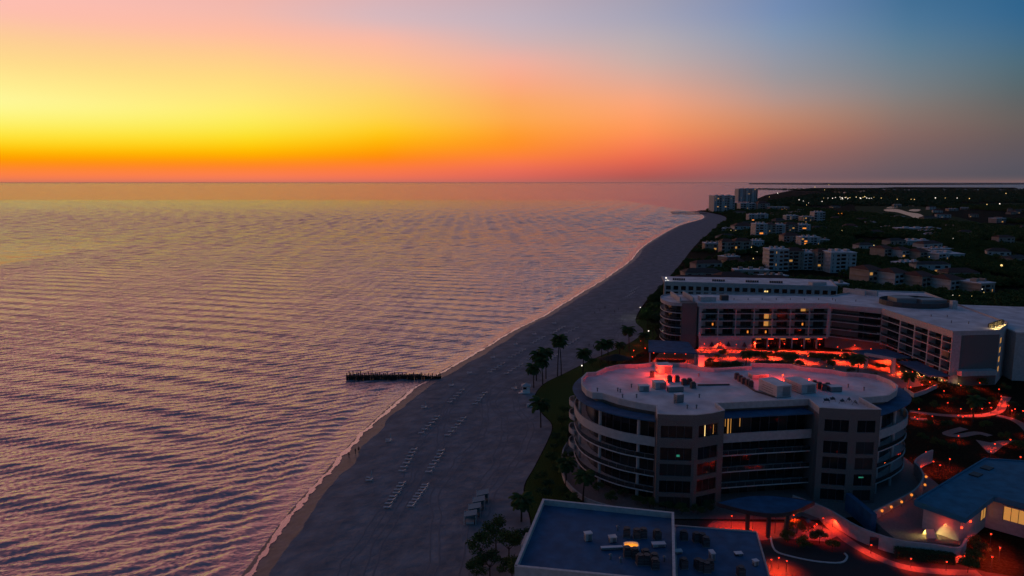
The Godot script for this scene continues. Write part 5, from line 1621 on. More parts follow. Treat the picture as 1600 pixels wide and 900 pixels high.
func loungers() -> void:
	var proto := lounger()
	var first := true
	var rows := [[Vector2(-29.0, -159.2), Vector2(-27.6, -172.6), 8, "nearest row, seaward side"], [Vector2(-23.5, -159.7), Vector2(-21.6, -171.6), 8, "nearest row, landward side"], [Vector2(-28.9, -180.4), Vector2(-27.6, -196.0), 7, "second row on the beach, seaward side"], [Vector2(-21.7, -179.8), Vector2(-19.8, -194.9), 7, "second row on the beach, landward side"],
		[Vector2(-27.2, -209.5), Vector2(-24.1, -224.8), 6, "third row on the beach, seaward side"], [Vector2(-19.1, -207.5), Vector2(-15.6, -223.5), 6, "third row on the beach, landward side"], [Vector2(-21.4, -240.4), Vector2(-18.3, -254.7), 5, "fourth row by the jetty, seaward side"], [Vector2(-12.6, -238.6), Vector2(-9.9, -251.3), 5, "fourth row by the jetty, landward side"],
		[Vector2(-8.9, -280.1), Vector2(-3.9, -294.3), 5, "fifth row below the twin palms, seaward side"], [Vector2(-2.3, -278.0), Vector2(3.6, -292.4), 5, "fifth row below the twin palms, landward side"], [Vector2(-0.6, -305.0), Vector2(5.5, -319.6), 5, "sixth row, seaward side"], [Vector2(6.8, -301.4), Vector2(12.9, -316.9), 5, "sixth row, landward side"],
		[Vector2(9.4, -332.7), Vector2(15.4, -346.8), 5, "seventh row, seaward side"], [Vector2(24.9, -327.0), Vector2(31.7, -342.7), 5, "seventh row, beside the twin palm crowns"], [Vector2(21.8, -358.8), Vector2(26.7, -371.6), 4, "farthest row, seaward side"], [Vector2(27.3, -356.0), Vector2(33.5, -369.2), 4, "farthest row, landward side"], [Vector2(15.4, -299.4), Vector2(19.6, -310.0), 4, "short row behind the twin palm trunks"], [Vector2(75.7, -472.4), Vector2(83.7, -492.1), 5, "last row but one, far up the beach"], [Vector2(82.0, -494.8), Vector2(90.9, -516.4), 5, "last row of all, far up the beach"], [Vector2(20.3, -355.1), Vector2(27.1, -371.7), 5, "row seaward of the farthest row"]]
	for r in rows:
		for k in int(r[2]):
			var p: Vector2 = r[0].lerp(r[1], k / (r[2] - 1.0))
			p += Vector2(rng.randf_range(-0.15, 0.15), rng.randf_range(-0.12, 0.12))
			var turn := -0.12 + rng.randf_range(-0.09, 0.09)
			var label := "%s sun lounger from the near end, %s" % [ORD[k], r[3]]
			if first:
				first = false
				proto.position = Vector3(p.x, sand_height(p.x, p.y), p.y)
				proto.rotation.y = turn
				proto.set_meta("label", label)
				proto.set_meta("group", "sun loungers in rows on the sand")
			else:
				copy(proto, Vector3(p.x, sand_height(p.x, p.y), p.y), turn, label, "sun loungers in rows on the sand")
	# pairs with a folded parasol nearer to the water
	var spots := [Vector2(-36.5, -175.5), Vector2(-36.4, -203.8), Vector2(-29.8, -235.3), Vector2(-22.8, -261.5), Vector2(-17.1, -279.4), Vector2(-8.5, -305.0), Vector2(1.4, -330.3), Vector2(10.9, -353.2), Vector2(22.5, -381.4), Vector2(0.7, -257.0)]
	var names := ["nearest lone pair by the water", "second lone pair, by the three walkers", "third lone pair, below the jetty", "fourth lone pair, beside the jetty root", "fifth lone pair, just past the jetty", "sixth lone pair by the water", "seventh lone pair by the water", "eighth lone pair by the water", "farthest lone pair by the water", "lone pair beside the beach hut"]
	var par: Node3D = null
	for k in spots.size():
		var p: Vector2 = spots[k]
		for s in 2:
			var q := p + Vector2(0.3 * s, 1.5 * s - 0.7)
			copy(proto, Vector3(q.x, sand_height(q.x, q.y), q.y), -0.3 + 0.5 * s + rng.randf_range(-0.2, 0.2), "%s sun lounger of the %s" % [["far", "near"][s], names[k]], "lone lounger pairs near the water")
		var at := Vector3(p.x + 0.7, sand_height(p.x, p.y), p.y)
		if par == null:
			par = thing("folded_parasol", "x", "parasol", Vector3.ZERO)
			var mb := MB.new()
			mb.tube(Vector3.ZERO, Vector3(0, 2.5, 0), 0.03, 0.03, 6)
			part(par, "pole", mb, mats.white_paint)
			mb = MB.new()
			mb.tube(Vector3(0, 1.0, 0), Vector3(0, 1.5, 0), 0.1, 0.17, 8)
			mb.tube(Vector3(0, 1.5, 0), Vector3(0, 2.45, 0), 0.17, 0.05, 8)
			part(par, "folded_cloth", mb, mats.canvas)
			par.position = at
			tag(par, "folded parasol of the " + names[k], "parasol", "folded parasols near the water")
		else:
			copy(par, at, 0.3 * k, "folded parasol of the " + names[k], "folded parasols near the water")

func cabanas() -> void:
	var ends := [Vector2(-9.3, -151.8), Vector2(-6.8, -163.8)]
	var proto: Node3D = null
	for k in 4:
		var p: Vector2 = ends[0].lerp(ends[1], k / 3.3)
		var label := "%s pale cabana from the near end of the row by the dark trees" % ORD[k]
		if proto == null:
			proto = thing("beach_cabana", label, "cabana", Vector3.ZERO, "cabanas by the dark trees")
			for s in [Vector2(-1.3, -1.2), Vector2(1.3, -1.2), Vector2(-1.3, 1.2), Vector2(1.3, 1.2)]:
				bx(proto, "post", Vector3(s.x, 1.1, s.y), Vector3(0.1, 2.2, 0.1), mats.white_paint)
			var mb := MB.new()
			mb.quad(Vector3(-1.4, 2.0, 1.35), Vector3(1.4, 2.5, 1.35), Vector3(1.4, 2.5, -1.35), Vector3(-1.4, 2.0, -1.35))
			mb.quad(Vector3(-1.4, 1.92, -1.35), Vector3(1.4, 2.42, -1.35), Vector3(1.4, 2.42, 1.35), Vector3(-1.4, 1.92, 1.35))
			part(proto, "roof_cloth", mb, mats.canvas_blue)
			bx(proto, "valance", Vector3(1.42, 2.3, 0), Vector3(0.05, 0.5, 2.7), mats.canvas)
			bx(proto, "side_cloth", Vector3(0, 1.1, -1.28), Vector3(2.6, 2.0, 0.05), mats.canvas_blue)
			bx(proto, "side_cloth", Vector3(1.36, 1.1, 0), Vector3(0.05, 2.0, 2.4), mats.canvas_blue)
			bx(proto, "daybed", Vector3(0, 0.3, 0), Vector3(1.8, 0.5, 1.8), mats.canvas)
			proto.position = Vector3(p.x, 0.05, p.y)
		else:
			copy(proto, Vector3(p.x, 0.05, p.y), 0.03 * k, label, "cabanas by the dark trees")
	# attendant's hut and a pale cart beside it
	var c := V(Vector2(4.8, -252.1), 0.0)
	var t := thing("beach_hut", "small white attendant hut on the sand below the palms", "hut", c)
	bx(t, "floor", c + Vector3(0, 0.35, 0), Vector3(3.4, 0.3, 3.2), mats.white_paint)
	bx(t, "wall", c + Vector3(0.3, 1.7, -0.2), Vector3(2.6, 2.4, 2.4), mats.white_paint)
	bx(t, "window", c + Vector3(-0.2, 2.0, 1.02), Vector3(1.2, 0.8, 0.06), mats.window_glass)
	var mb := MB.new()
	mb.quad(c + Vector3(-1.5, 2.85, 1.5), c + Vector3(2.0, 2.85, 1.5), c + Vector3(0.3, 3.7, -0.2), c + Vector3(0.25, 3.7, -0.2))
	mb.quad(c + Vector3(2.0, 2.85, -1.8), c + Vector3(-1.5, 2.85, -1.8), c + Vector3(0.25, 3.7, -0.2), c + Vector3(0.3, 3.7, -0.2))
	mb.tri(c + Vector3(2.0, 2.85, 1.5), c + Vector3(2.0, 2.85, -1.8), c + Vector3(0.3, 3.7, -0.2))
	mb.tri(c + Vector3(-1.5, 2.85, -1.8), c + Vector3(-1.5, 2.85, 1.5), c + Vector3(0.25, 3.7, -0.2))
	part(t, "roof", mb, mats.canvas)
	bx(t, "step", c + Vector3(-2.1, 0.12, 0.4), Vector3(0.8, 0.24, 1.2), mats.white_paint)
	c = V(Vector2(6.9, -236.4), 0.0)
	t = thing("storage_box", "low pale storage boxes on the sand beside the hut", "box", c)
	bx(t, "box", c + Vector3(-0.9, 0.4, 0), Vector3(2.0, 0.8, 1.4), mats.white_paint)
	bx(t, "lid", c + Vector3(-0.9, 0.84, 0), Vector3(2.1, 0.08, 1.5), mats.canvas)
	bx(t, "box", c + Vector3(1.2, 0.3, 0.1), Vector3(1.8, 0.6, 1.2), mats.white_paint)

# a standing or walking figure as one skin: distances to tapered limbs, blended, meshed as surface nets
func figure_mesh(stride: float, arm: float) -> ArrayMesh:
	var j := [[Vector3(0, 1.62, 0.02), Vector3(0, 1.56, 0.03), 0.1, 0.085], [Vector3(0, 1.52, 0), Vector3(0, 1.4, 0), 0.055, 0.06], [Vector3(-0.13, 1.36, 0), Vector3(0.13, 1.36, 0), 0.085, 0.085], [Vector3(0, 1.32, 0), Vector3(0, 1.02, 0), 0.15, 0.125], [Vector3(-0.06, 0.93, 0), Vector3(0.06, 0.93, 0), 0.13, 0.13]]
	for s in [-1.0, 1.0]:
		var kz: float = stride * s
		j.append([Vector3(0.09 * s, 0.9, 0), Vector3(0.1 * s, 0.5, kz * 0.55 + 0.03), 0.09, 0.06])
		j.append([Vector3(0.1 * s, 0.5, kz * 0.55 + 0.03), Vector3(0.1 * s, 0.07, kz), 0.06, 0.042])
		j.append([Vector3(0.1 * s, 0.045, kz), Vector3(0.11 * s, 0.035, kz + 0.16), 0.045, 0.035])
		j.append([Vector3(0.19 * s, 1.36, 0), Vector3(0.25 * s, 1.08, -kz * 0.4 - 0.02), 0.052, 0.042])
		j.append([Vector3(0.25 * s, 1.08, -kz * 0.4 - 0.02), Vector3(0.26 * s, 0.84 + arm, -kz * 0.7 + 0.05), 0.042, 0.032])
		j.append([Vector3(0.26 * s, 0.83 + arm, -kz * 0.7 + 0.05), Vector3(0.26 * s, 0.74 + arm, -kz * 0.8 + 0.07), 0.036, 0.028])
	var cell := 0.042
	var lo := Vector3(-0.36, -0.03, -0.45)
	var n := Vector3i(18, 43, 22)
	var f := PackedFloat32Array()
	f.resize(n.x * n.y * n.z)
	for x in n.x:
		for y in n.y:
			for z in n.z:
				var p := lo + Vector3(x, y, z) * cell
				var d := 1.0
				for b in j:
					var e: Vector3 = b[1] - b[0]
					var t := clampf((p - b[0]).dot(e) / e.length_squared(), 0.0, 1.0)
					var g: float = p.distance_to(b[0] + e * t) - lerpf(b[2], b[3], t)
					var h := clampf(0.5 + 0.5 * (d - g) / 0.03, 0.0, 1.0)
					d = lerpf(d, g, h) - 0.03 * h * (1.0 - h)
				f[(x * n.y + y) * n.z + z] = d
	var at := {}
	for x in n.x - 1:
		for y in n.y - 1:
			for z in n.z - 1:
				var sum := Vector3.ZERO
				var cuts := 0
				for e in [[0, 1], [0, 2], [0, 4], [1, 3], [1, 5], [2, 3], [2, 6], [3, 7], [4, 5], [4, 6], [5, 7], [6, 7]]:
					var a := Vector3i(e[0] & 1, (e[0] >> 1) & 1, (e[0] >> 2) & 1)
					var b := Vector3i(e[1] & 1, (e[1] >> 1) & 1, (e[1] >> 2) & 1)
					var fa := f[((x + a.x) * n.y + y + a.y) * n.z + z + a.z]
					var fb := f[((x + b.x) * n.y + y + b.y) * n.z + z + b.z]
					if (fa < 0.0) != (fb < 0.0):
						sum += Vector3(a).lerp(Vector3(b), fa / (fa - fb))
						cuts += 1
				if cuts:
					at[Vector3i(x, y, z)] = lo + (Vector3(x, y, z) + sum / cuts) * cell
	var st := SurfaceTool.new()
	st.begin(Mesh.PRIMITIVE_TRIANGLES)
	st.set_smooth_group(0)
	for x in range(1, n.x - 1):
		for y in range(1, n.y - 1):
			for z in range(1, n.z - 1):
				var fa := f[(x * n.y + y) * n.z + z]
				for ax in 3:
					var step: Vector3i = [Vector3i(1, 0, 0), Vector3i(0, 1, 0), Vector3i(0, 0, 1)][ax]
					var fb := f[((x + step.x) * n.y + y + step.y) * n.z + z + step.z]
					if (fa < 0.0) == (fb < 0.0):
						continue
					var u: Vector3i = [Vector3i(0, 1, 0), Vector3i(0, 0, 1), Vector3i(1, 0, 0)][ax]
					var w: Vector3i = [Vector3i(0, 0, 1), Vector3i(1, 0, 0), Vector3i(0, 1, 0)][ax]
					var c := Vector3i(x, y, z)
					var q := [at[c - u - w], at[c - w], at[c], at[c - u]]
					if fa < 0.0:
						q.reverse()
					for k in [0, 1, 2, 0, 2, 3]:
						st.add_vertex(q[k])
	st.generate_normals()
	return st.commit()

func people() -> void:
	var shapes := [figure_mesh(0.22, 0.0), figure_mesh(0.05, 0.12)]
	var spots := [[Vector2(-45.4, -192.5), "person in dark clothes walking nearest the waterline", 0], [Vector2(-44.2, -195.3), "person in dark clothes, middle of the three walkers by the water", 1], [Vector2(-43.5, -196.5), "person in dark clothes, landward of the three walkers by the water", 0],
		[Vector2(47.7, -409.9), "person standing far up the beach, leftmost of the scattered group", 1], [Vector2(51.5, -417.3), "person far up the beach, second from the left of the scattered group", 0], [Vector2(56.0, -403.5), "person far up the beach nearest the camera in the scattered group", 1], [Vector2(59.6, -413.6), "person far up the beach near the middle of the scattered group", 0], [Vector2(63.0, -421.9), "person far up the beach, rightmost of the scattered group", 1], [Vector2(55.7, -426.9), "person far up the beach, farthest of the scattered group", 0], [Vector2(35.5, -325.6), "person on the empty sand right of the lounger rows, left of two", 1], [Vector2(37.3, -323.7), "person on the empty sand right of the lounger rows, right of two", 0]]
	for k in spots.size():
		var p: Vector2 = spots[k][0]
		var o := MeshInstance3D.new()
		o.name = numbered("person")
		o.mesh = shapes[spots[k][2]]
		o.material_override = mats.cloth_dark if k % 2 == 0 else mats.skin_and_cloth
		o.position = Vector3(p.x, sand_height(p.x, p.y), p.y)
		o.rotation.y = rng.randf() * TAU
		add_child(o)
		tag(o, spots[k][1], "person", "people on the beach")

# ---- plants
func frond_mesh(length: float) -> ArrayMesh:
	var mb := MB.new()
	var pts := []
	var dir := Vector3(0.75, 0.66, 0).normalized()
	var p := Vector3.ZERO
	for k in 9:
		pts.append(p)
		p += dir * length / 8.0
		dir = (dir + Vector3(0.02, -0.24, 0)).normalized()
	for k in 8:
		var a: Vector3 = pts[k]
		var b: Vector3 = pts[k + 1]
		var w := 0.05 * (1.0 - k / 9.0)
		mb.quad(a + Vector3(0, 0, w), b + Vector3(0, 0, w), b - Vector3(0, 0, w), a - Vector3(0, 0, w))
		for q in 3:
			var m := a.lerp(b, (q + 0.5) / 3.0)
			var t := (k * 3 + q) / 24.0
			if t < 0.1:
				continue
			var l := length * 0.3 * sin(PI * clampf(t * 0.85 + 0.15, 0, 1)) + 0.12
			var along := (b - a).normalized()
			for s in [-1.0, 1.0]:
				var tip: Vector3 = m + along * l * 0.55 + Vector3(0, -0.38 * l, s * l * 0.75)
				mb.tri(m - along * 0.09, m + along * 0.09, tip)
	return mb.mesh()

func palm(label: String, at: Vector3, h: float, reach: float, n: int, group: String, fronds: Array) -> void:
	var t := thing("palm_tree", label, "palm tree", at, group)
	var lean := Vector3(rng.randf_range(-0.08, 0.08), 0, rng.randf_range(-0.08, 0.08)) * h
	var mb := MB.new()
	var p := at
	for k in 6:
		var u := (k + 1) / 6.0
		var q := at + Vector3(0, h * u, 0) + lean * u * u
		mb.tube(p, q, lerpf(0.24, 0.15, k / 6.0), lerpf(0.24, 0.15, u), 8, k == 5)
		p = q
	part(t, "trunk", mb, mats.trunk)
	for k in n:
		var o := MeshInstance3D.new()
		o.name = "frond"
		o.mesh = fronds[k % fronds.size()]
		o.material_override = mats["leaf_%d" % (k % 3)]
		var tilt := lerpf(0.55, -0.75, float(k) / n) + rng.randf_range(-0.15, 0.15)
		o.transform = Transform3D(Basis(Vector3.UP, k * 2.4 + rng.randf_range(-0.2, 0.2)) * Basis(Vector3.BACK, tilt) * Basis.from_scale(Vector3.ONE * reach * rng.randf_range(0.85, 1.1)), p - at)
		t.add_child(o, true)

func crown_mesh(sd: int, leaves: int, leaf: float, size: Vector3, lumps: int) -> ArrayMesh:   # many small leaf faces spread through a lumpy crown
	var r := RandomNumberGenerator.new()
	r.seed = sd
	var ce := []
	for k in lumps:
		var a := r.randf() * TAU
		var e := r.randf_range(-0.3, 1.0)
		ce.append([Vector3(cos(a) * (1 - 0.5 * absf(e)), e, sin(a) * (1 - 0.5 * absf(e))) * 0.62, r.randf_range(0.3, 0.5)])
	var mb := MB.new()
	for k in leaves:
		var l: Array = ce[k % lumps]
		var d := Vector3(r.randfn(), r.randfn(), r.randfn()).normalized()
		var p: Vector3 = (l[0] + d * l[1] * pow(r.randf(), 0.35)) * size
		var x := Vector3(r.randfn(), r.randfn() * 0.6, r.randfn()).normalized()
		var y := (d + Vector3(r.randfn(), r.randfn(), r.randfn()) * 0.6).cross(x).normalized()
		var s := leaf * r.randf_range(0.6, 1.3)
		mb.tri(p - x * s * 0.5, p + y * s * 0.5, p + x * s * 0.6)
		mb.tri(p - x * s * 0.5, p + x * s * 0.6, p - y * s * 0.4)
	return mb.mesh()

func tree(called: String, label: String, category: String, at: Vector3, h: float, crown: Mesh, s: Vector3, k: int, group: String) -> void:
	var t := thing(called, label, category, at, group)
	var mb := MB.new()
	var top := at + Vector3(0, h * 0.55, 0)
	mb.tube(at, top, 0.05 * h * 0.5, 0.03 * h * 0.5, 7)
	for q in 4:
		var a := q * 1.7 + k
		mb.tube(top - Vector3(0, 0.1 * h, 0), top + Vector3(cos(a) * s.x * 0.5, s.y * 0.35, sin(a) * s.z * 0.5), 0.014 * h, 0.006 * h, 5)
	part(t, "trunk", mb, mats.trunk)
	var o := MeshInstance3D.new()
	o.name = "crown"
	o.mesh = crown
	o.material_override = mats["leaf_%d" % (k % 3)]
	o.transform = Transform3D(Basis(Vector3.UP, k * 1.3) * Basis.from_scale(s), Vector3(0, h - s.y * 0.65, 0))
	t.add_child(o, true)

func palms() -> void:
	var fronds := [frond_mesh(1.0), frond_mesh(1.1)]
	var list := [[Vector2(17.8, -274.7), 14.5, "left and taller of the twin palms standing at the lawn edge"], [Vector2(19.3, -275.7), 13.5, "right one of the tall twin palms at the lawn edge"], [Vector2(8.0, -258.7), 7.5, "short palm leftmost of the clump by the beach hut"], [Vector2(9.3, -268.3), 10, "tall leaning palm in the clump by the beach hut"], [Vector2(11.5, -263.0), 8.5, "middle palm of the clump by the beach hut"], [Vector2(13.1, -271.0), 10.5, "right palm of the clump by the beach hut"], [Vector2(8.9, -215.0), 7.5, "lone palm on the sand below the beach hut"],
		[Vector2(28.0, -277.6), 8.5, "palm at the lawn edge behind the oval building's west end"], [Vector2(37.8, -297.1), 7.5, "left palm of the group in front of the thatched shade"], [Vector2(40.5, -297.1), 8, "right palm of the group in front of the thatched shade"], [Vector2(52.5, -316.9), 9.5, "palm between the lawn and the pool pavilion"], [Vector2(46.3, -303.8), 6, "low palm beside the palm near the pool pavilion"], [Vector2(16.8, -162.2), 6.5, "palm in front of the oval building's low curved wall"], [Vector2(13.5, -172.0), 5.5, "small palm left of the oval building's low curved wall"], [Vector2(2.1, -152.4), 5, "small palm at the lawn tip beside the dark trees"],
		[Vector2(133.3, -271.0), 8, "palm in the red lit pool garden behind the oval roof"], [Vector2(143.2, -253.7), 6, "palm against the bright red wall beside the oval roof"], [Vector2(59.1, -318.2), 7, "palm close to the left end of the pavilion roof"], [Vector2(95.4, -287.5), 6, "palm on the pool deck behind the middle of the oval roof"], [Vector2(110.5, -282.5), 6, "palm on the pool deck behind the plant rooms"], [Vector2(145.5, -219.9), 7, "palm by the crossing of the red lit garden paths"]]
	for k in list.size():
		var p: Vector2 = list[k][0]
		palm(list[k][2], Vector3(p.x, 0.05, p.y), list[k][1], 3.6 if list[k][1] > 7 else 2.9, 28, "palms of the resort", fronds)

func trees() -> void:
	var crowns := [crown_mesh(1, 1500, 0.1, Vector3(1, 0.8, 1), 9), crown_mesh(2, 1500, 0.1, Vector3(1, 0.9, 1), 8), crown_mesh(3, 1300, 0.11, Vector3(1, 0.7, 1), 7)]
	# the dark thicket at the corner of the nearest building
	var dark := [[Vector2(-6.1, -133.5), 6.5, 3.4, "leftmost"], [Vector2(-3.3, -139.2), 7, 3.4, "tallest, second from the left"], [Vector2(-4.2, -128.0), 6, 3.2, "lowest left"], [Vector2(-0.6, -134.0), 7, 3.6, "middle"], [Vector2(0.0, -125.7), 6, 3.2, "lower middle"], [Vector2(2.4, -139.7), 5, 2.6, "right hand"], [Vector2(-6.6, -126.4), 5, 2.6, "lowest, bottom left"]]
	for k in dark.size():
		var p: Vector2 = dark[k][0]
		tree("thicket_tree", "%s dark tree of the thicket at the nearest building's corner" % dark[k][3], "tree", V(p, 0.05), dark[k][1], crowns[k % 3], Vector3(dark[k][2], dark[k][2] * 0.95, dark[k][2]), k, "thicket beside the nearest building")
	# sea side trees of the hotel
	var green := [[Vector2(70.1, -367.2), 9, 5, "leftmost"], [Vector2(78.8, -394.8), 10, 5.5, "farthest"], [Vector2(73.7, -355.5), 10, 5.5, "middle"], [Vector2(68.1, -343.1), 8, 4.6, "nearest"], [Vector2(91.2, -420.0), 9, 5.0, "rightmost"]]
	for k in green.size():
		tree("sea_grape_tree", "%s bushy green tree at the beach side of the hotel's rounded end" % green[k][3], "tree", V(green[k][0], 0.05), green[k][1], crowns[(k + 1) % 3], Vector3(green[k][2], green[k][2] * 0.8, green[k][2]), k, "bushy trees by the hotel's rounded end")
	# shrubs on the lawn side of the oval building, along the front and in the gardens
	var beds := [["on the lawn slope west of the oval building", [Vector2(14.6, -197.6), Vector2(12.0, -179.3), Vector2(9.2, -169.4), Vector2(12.1, -165.7), Vector2(14.0, -160.4), Vector2(7.3, -163.9), Vector2(10.7, -185.8), Vector2(16.1, -208.2), Vector2(13.1, -202.8), Vector2(7.3, -173.2), Vector2(15.3, -188.0), Vector2(11.9, -195.1), Vector2(17.0, -226.2), Vector2(15.6, -216.8)]], ["in the bed along the foot of the oval building", [Vector2(21.1, -167.5), Vector2(23.5, -162.2), Vector2(26.9, -164.6), Vector2(29.3, -160.4), Vector2(32.0, -158.8), Vector2(35.3, -157.1), Vector2(38.6, -155.5), Vector2(42.3, -155.5), Vector2(45.6, -157.1)]], ["around the thatched shade on the lawn", [Vector2(33.0, -290.6), Vector2(42.3, -290.6), Vector2(54.7, -301.5), Vector2(49.2, -292.8), Vector2(37.5, -284.5)]],
		["in the pool garden between the large buildings", [Vector2(82.4, -292.8), Vector2(91.6, -306.1), Vector2(92.4, -290.6), Vector2(104.7, -303.8), Vector2(106.6, -289.6), Vector2(116.3, -301.5), Vector2(117.6, -287.5), Vector2(129.5, -300.4), Vector2(130.7, -287.5), Vector2(133.9, -277.6), Vector2(139.5, -271.0), Vector2(139.9, -262.1), Vector2(160.9, -292.8), Vector2(159.2, -277.6), Vector2(158.4, -267.4), Vector2(87.6, -301.5), Vector2(106.5, -297.1), Vector2(117.4, -312.0), Vector2(118.3, -296.0), Vector2(131.2, -294.9), Vector2(143.3, -303.8), Vector2(150.0, -300.4), Vector2(147.7, -282.5)]],
		["in the dark garden right of the oval building", [Vector2(136.9, -236.4), Vector2(140.9, -232.9), Vector2(151.6, -239.9), Vector2(161.9, -245.9), Vector2(164.8, -239.9), Vector2(166.5, -232.9), Vector2(119.8, -202.8), Vector2(121.5, -197.6), Vector2(124.5, -195.1), Vector2(144.9, -212.7), Vector2(144.1, -202.8), Vector2(133.2, -212.7), Vector2(128.6, -215.0), Vector2(142.6, -195.1), Vector2(168.4, -263.8), Vector2(174.1, -259.5), Vector2(178.5, -253.7), Vector2(160.7, -219.9)]], ["on the dark island in the drive", [Vector2(57.9, -142.8), Vector2(60.2, -140.1), Vector2(64.4, -142.2), Vector2(65.7, -139.1), Vector2(61.3, -146.4)]], ["beside the clubhouse drive", [Vector2(91.0, -133.3), Vector2(95.6, -139.6), Vector2(95.2, -137.0), Vector2(88.3, -130.7)]]]
	for b in beds:
		for k in b[1].size():
			var p: Vector2 = b[1][k]
			var s := rng.randf_range(1.7, 2.6)
			tree("shrub", "%s dark shrub in the planting %s" % [ORD[k], b[0]], "shrub", V(p, 0.1), s * 1.25, crowns[k % 3], Vector3(s, s * 0.8, s), k, "shrubs " + b[0])
	# a clipped hedge before the retaining wall
	var t := thing("clipped_hedge", "long clipped dark hedge in front of the curved retaining wall", "hedge", V(Vector2(82.3, -135.5), 0))
	var r := RandomNumberGenerator.new()
	r.seed = 5
	var mb := MB.new()
	var h0 := Vector2(77.2, -136.5)
	var h1 := Vector2(87.6, -134.0)
	for k in 5200:
		var q := h0.lerp(h1, r.randf())
		var y := r.randf() * 2.2
		var dz := r.randf_range(-0.7, 0.7)
		var pick := r.randi() % 3
		if pick == 0:
			y = 2.2
		else:
			dz = 0.7 if pick == 1 else -0.7
		var p := Vector3(q.x, y + r.randf_range(-0.1, 0.12), q.y + dz + r.randf_range(-0.1, 0.1))
		var x := Vector3(r.randfn(), r.randfn(), r.randfn()).normalized() * 0.14
		var w := Vector3(r.randfn(), r.randfn(), r.randfn()).cross(x).normalized() * 0.12
		mb.tri(p - x, p + w, p + x)
	part(t, "foliage", mb, mats.leaf_2)
	mb = MB.new()
	wall_run(mb, PackedVector2Array([h0, h1]), -0.55, 0.55, 0.1, 2.05)
	part(t, "twigs", mb, mats.trunk)
	# clipped hedges of the pool garden
	var runs := [[Vector2(79.2, -290.6), Vector2(94.4, -288.6)], [Vector2(103.5, -308.4), Vector2(124.0, -307.3)], [Vector2(100.7, -291.7), Vector2(116.6, -291.7)], [Vector2(128.3, -306.1), Vector2(145.0, -301.5)], [Vector2(126.7, -272.8), Vector2(138.9, -267.4)], [Vector2(154.0, -263.8), Vector2(166.9, -253.7)], [Vector2(166.5, -272.8), Vector2(179.3, -263.8)], [Vector2(165.4, -303.8), Vector2(163.3, -280.5)]]
	for k in runs.size():
		var a: Vector2 = runs[k][0]
		var b: Vector2 = runs[k][1]
		t = thing("garden_hedge", "%s dark hedge of the red lit pool garden, counted from the left" % ORD[k], "hedge", V((a + b) * 0.5, 0.1), "hedges of the pool garden")
		mb = MB.new()
		for q in 2600:
			var e := a.lerp(b, r.randf())
			var p := Vector3(e.x + r.randfn() * 0.35, r.randf() * 1.9, e.y + r.randfn() * 0.8)
			var x := Vector3(r.randfn(), r.randfn(), r.randfn()).normalized() * 0.32
			var w := Vector3(r.randfn(), r.randfn(), r.randfn()).cross(x).normalized() * 0.24
			mb.tri(p - x, p + w, p + x)
		part(t, "foliage", mb, mats["leaf_%d" % (k % 3)])
	# thatched shade on the lawn
	var c := V(Vector2(43.1, -292.8), 0.1)
	t = thing("thatched_shade", "wide dark thatched shade on the lawn before the pavilion", "shade", c)
	mb = MB.new()
	for k in 12:
		var a := TAU * k / 12
		var b := TAU * (k + 1) / 12
		mb.tri(c + Vector3(cos(b) * 7.5, 2.6, sin(b) * 4.5), c + Vector3(cos(a) * 7.5, 2.6, sin(a) * 4.5), c + Vector3(0, 4.6, 0))
	part(t, "thatch", mb, mats.timber)
	for k in 6:
		var a := TAU * k / 6
		mb = MB.new()
		mb.tube(c + Vector3(cos(a) * 6.5, 0, sin(a) * 3.8), c + Vector3(cos(a) * 6.5, 2.75, sin(a) * 3.8), 0.12, 0.1, 6)
		part(t, "pole", mb, mats.timber)
	wood()

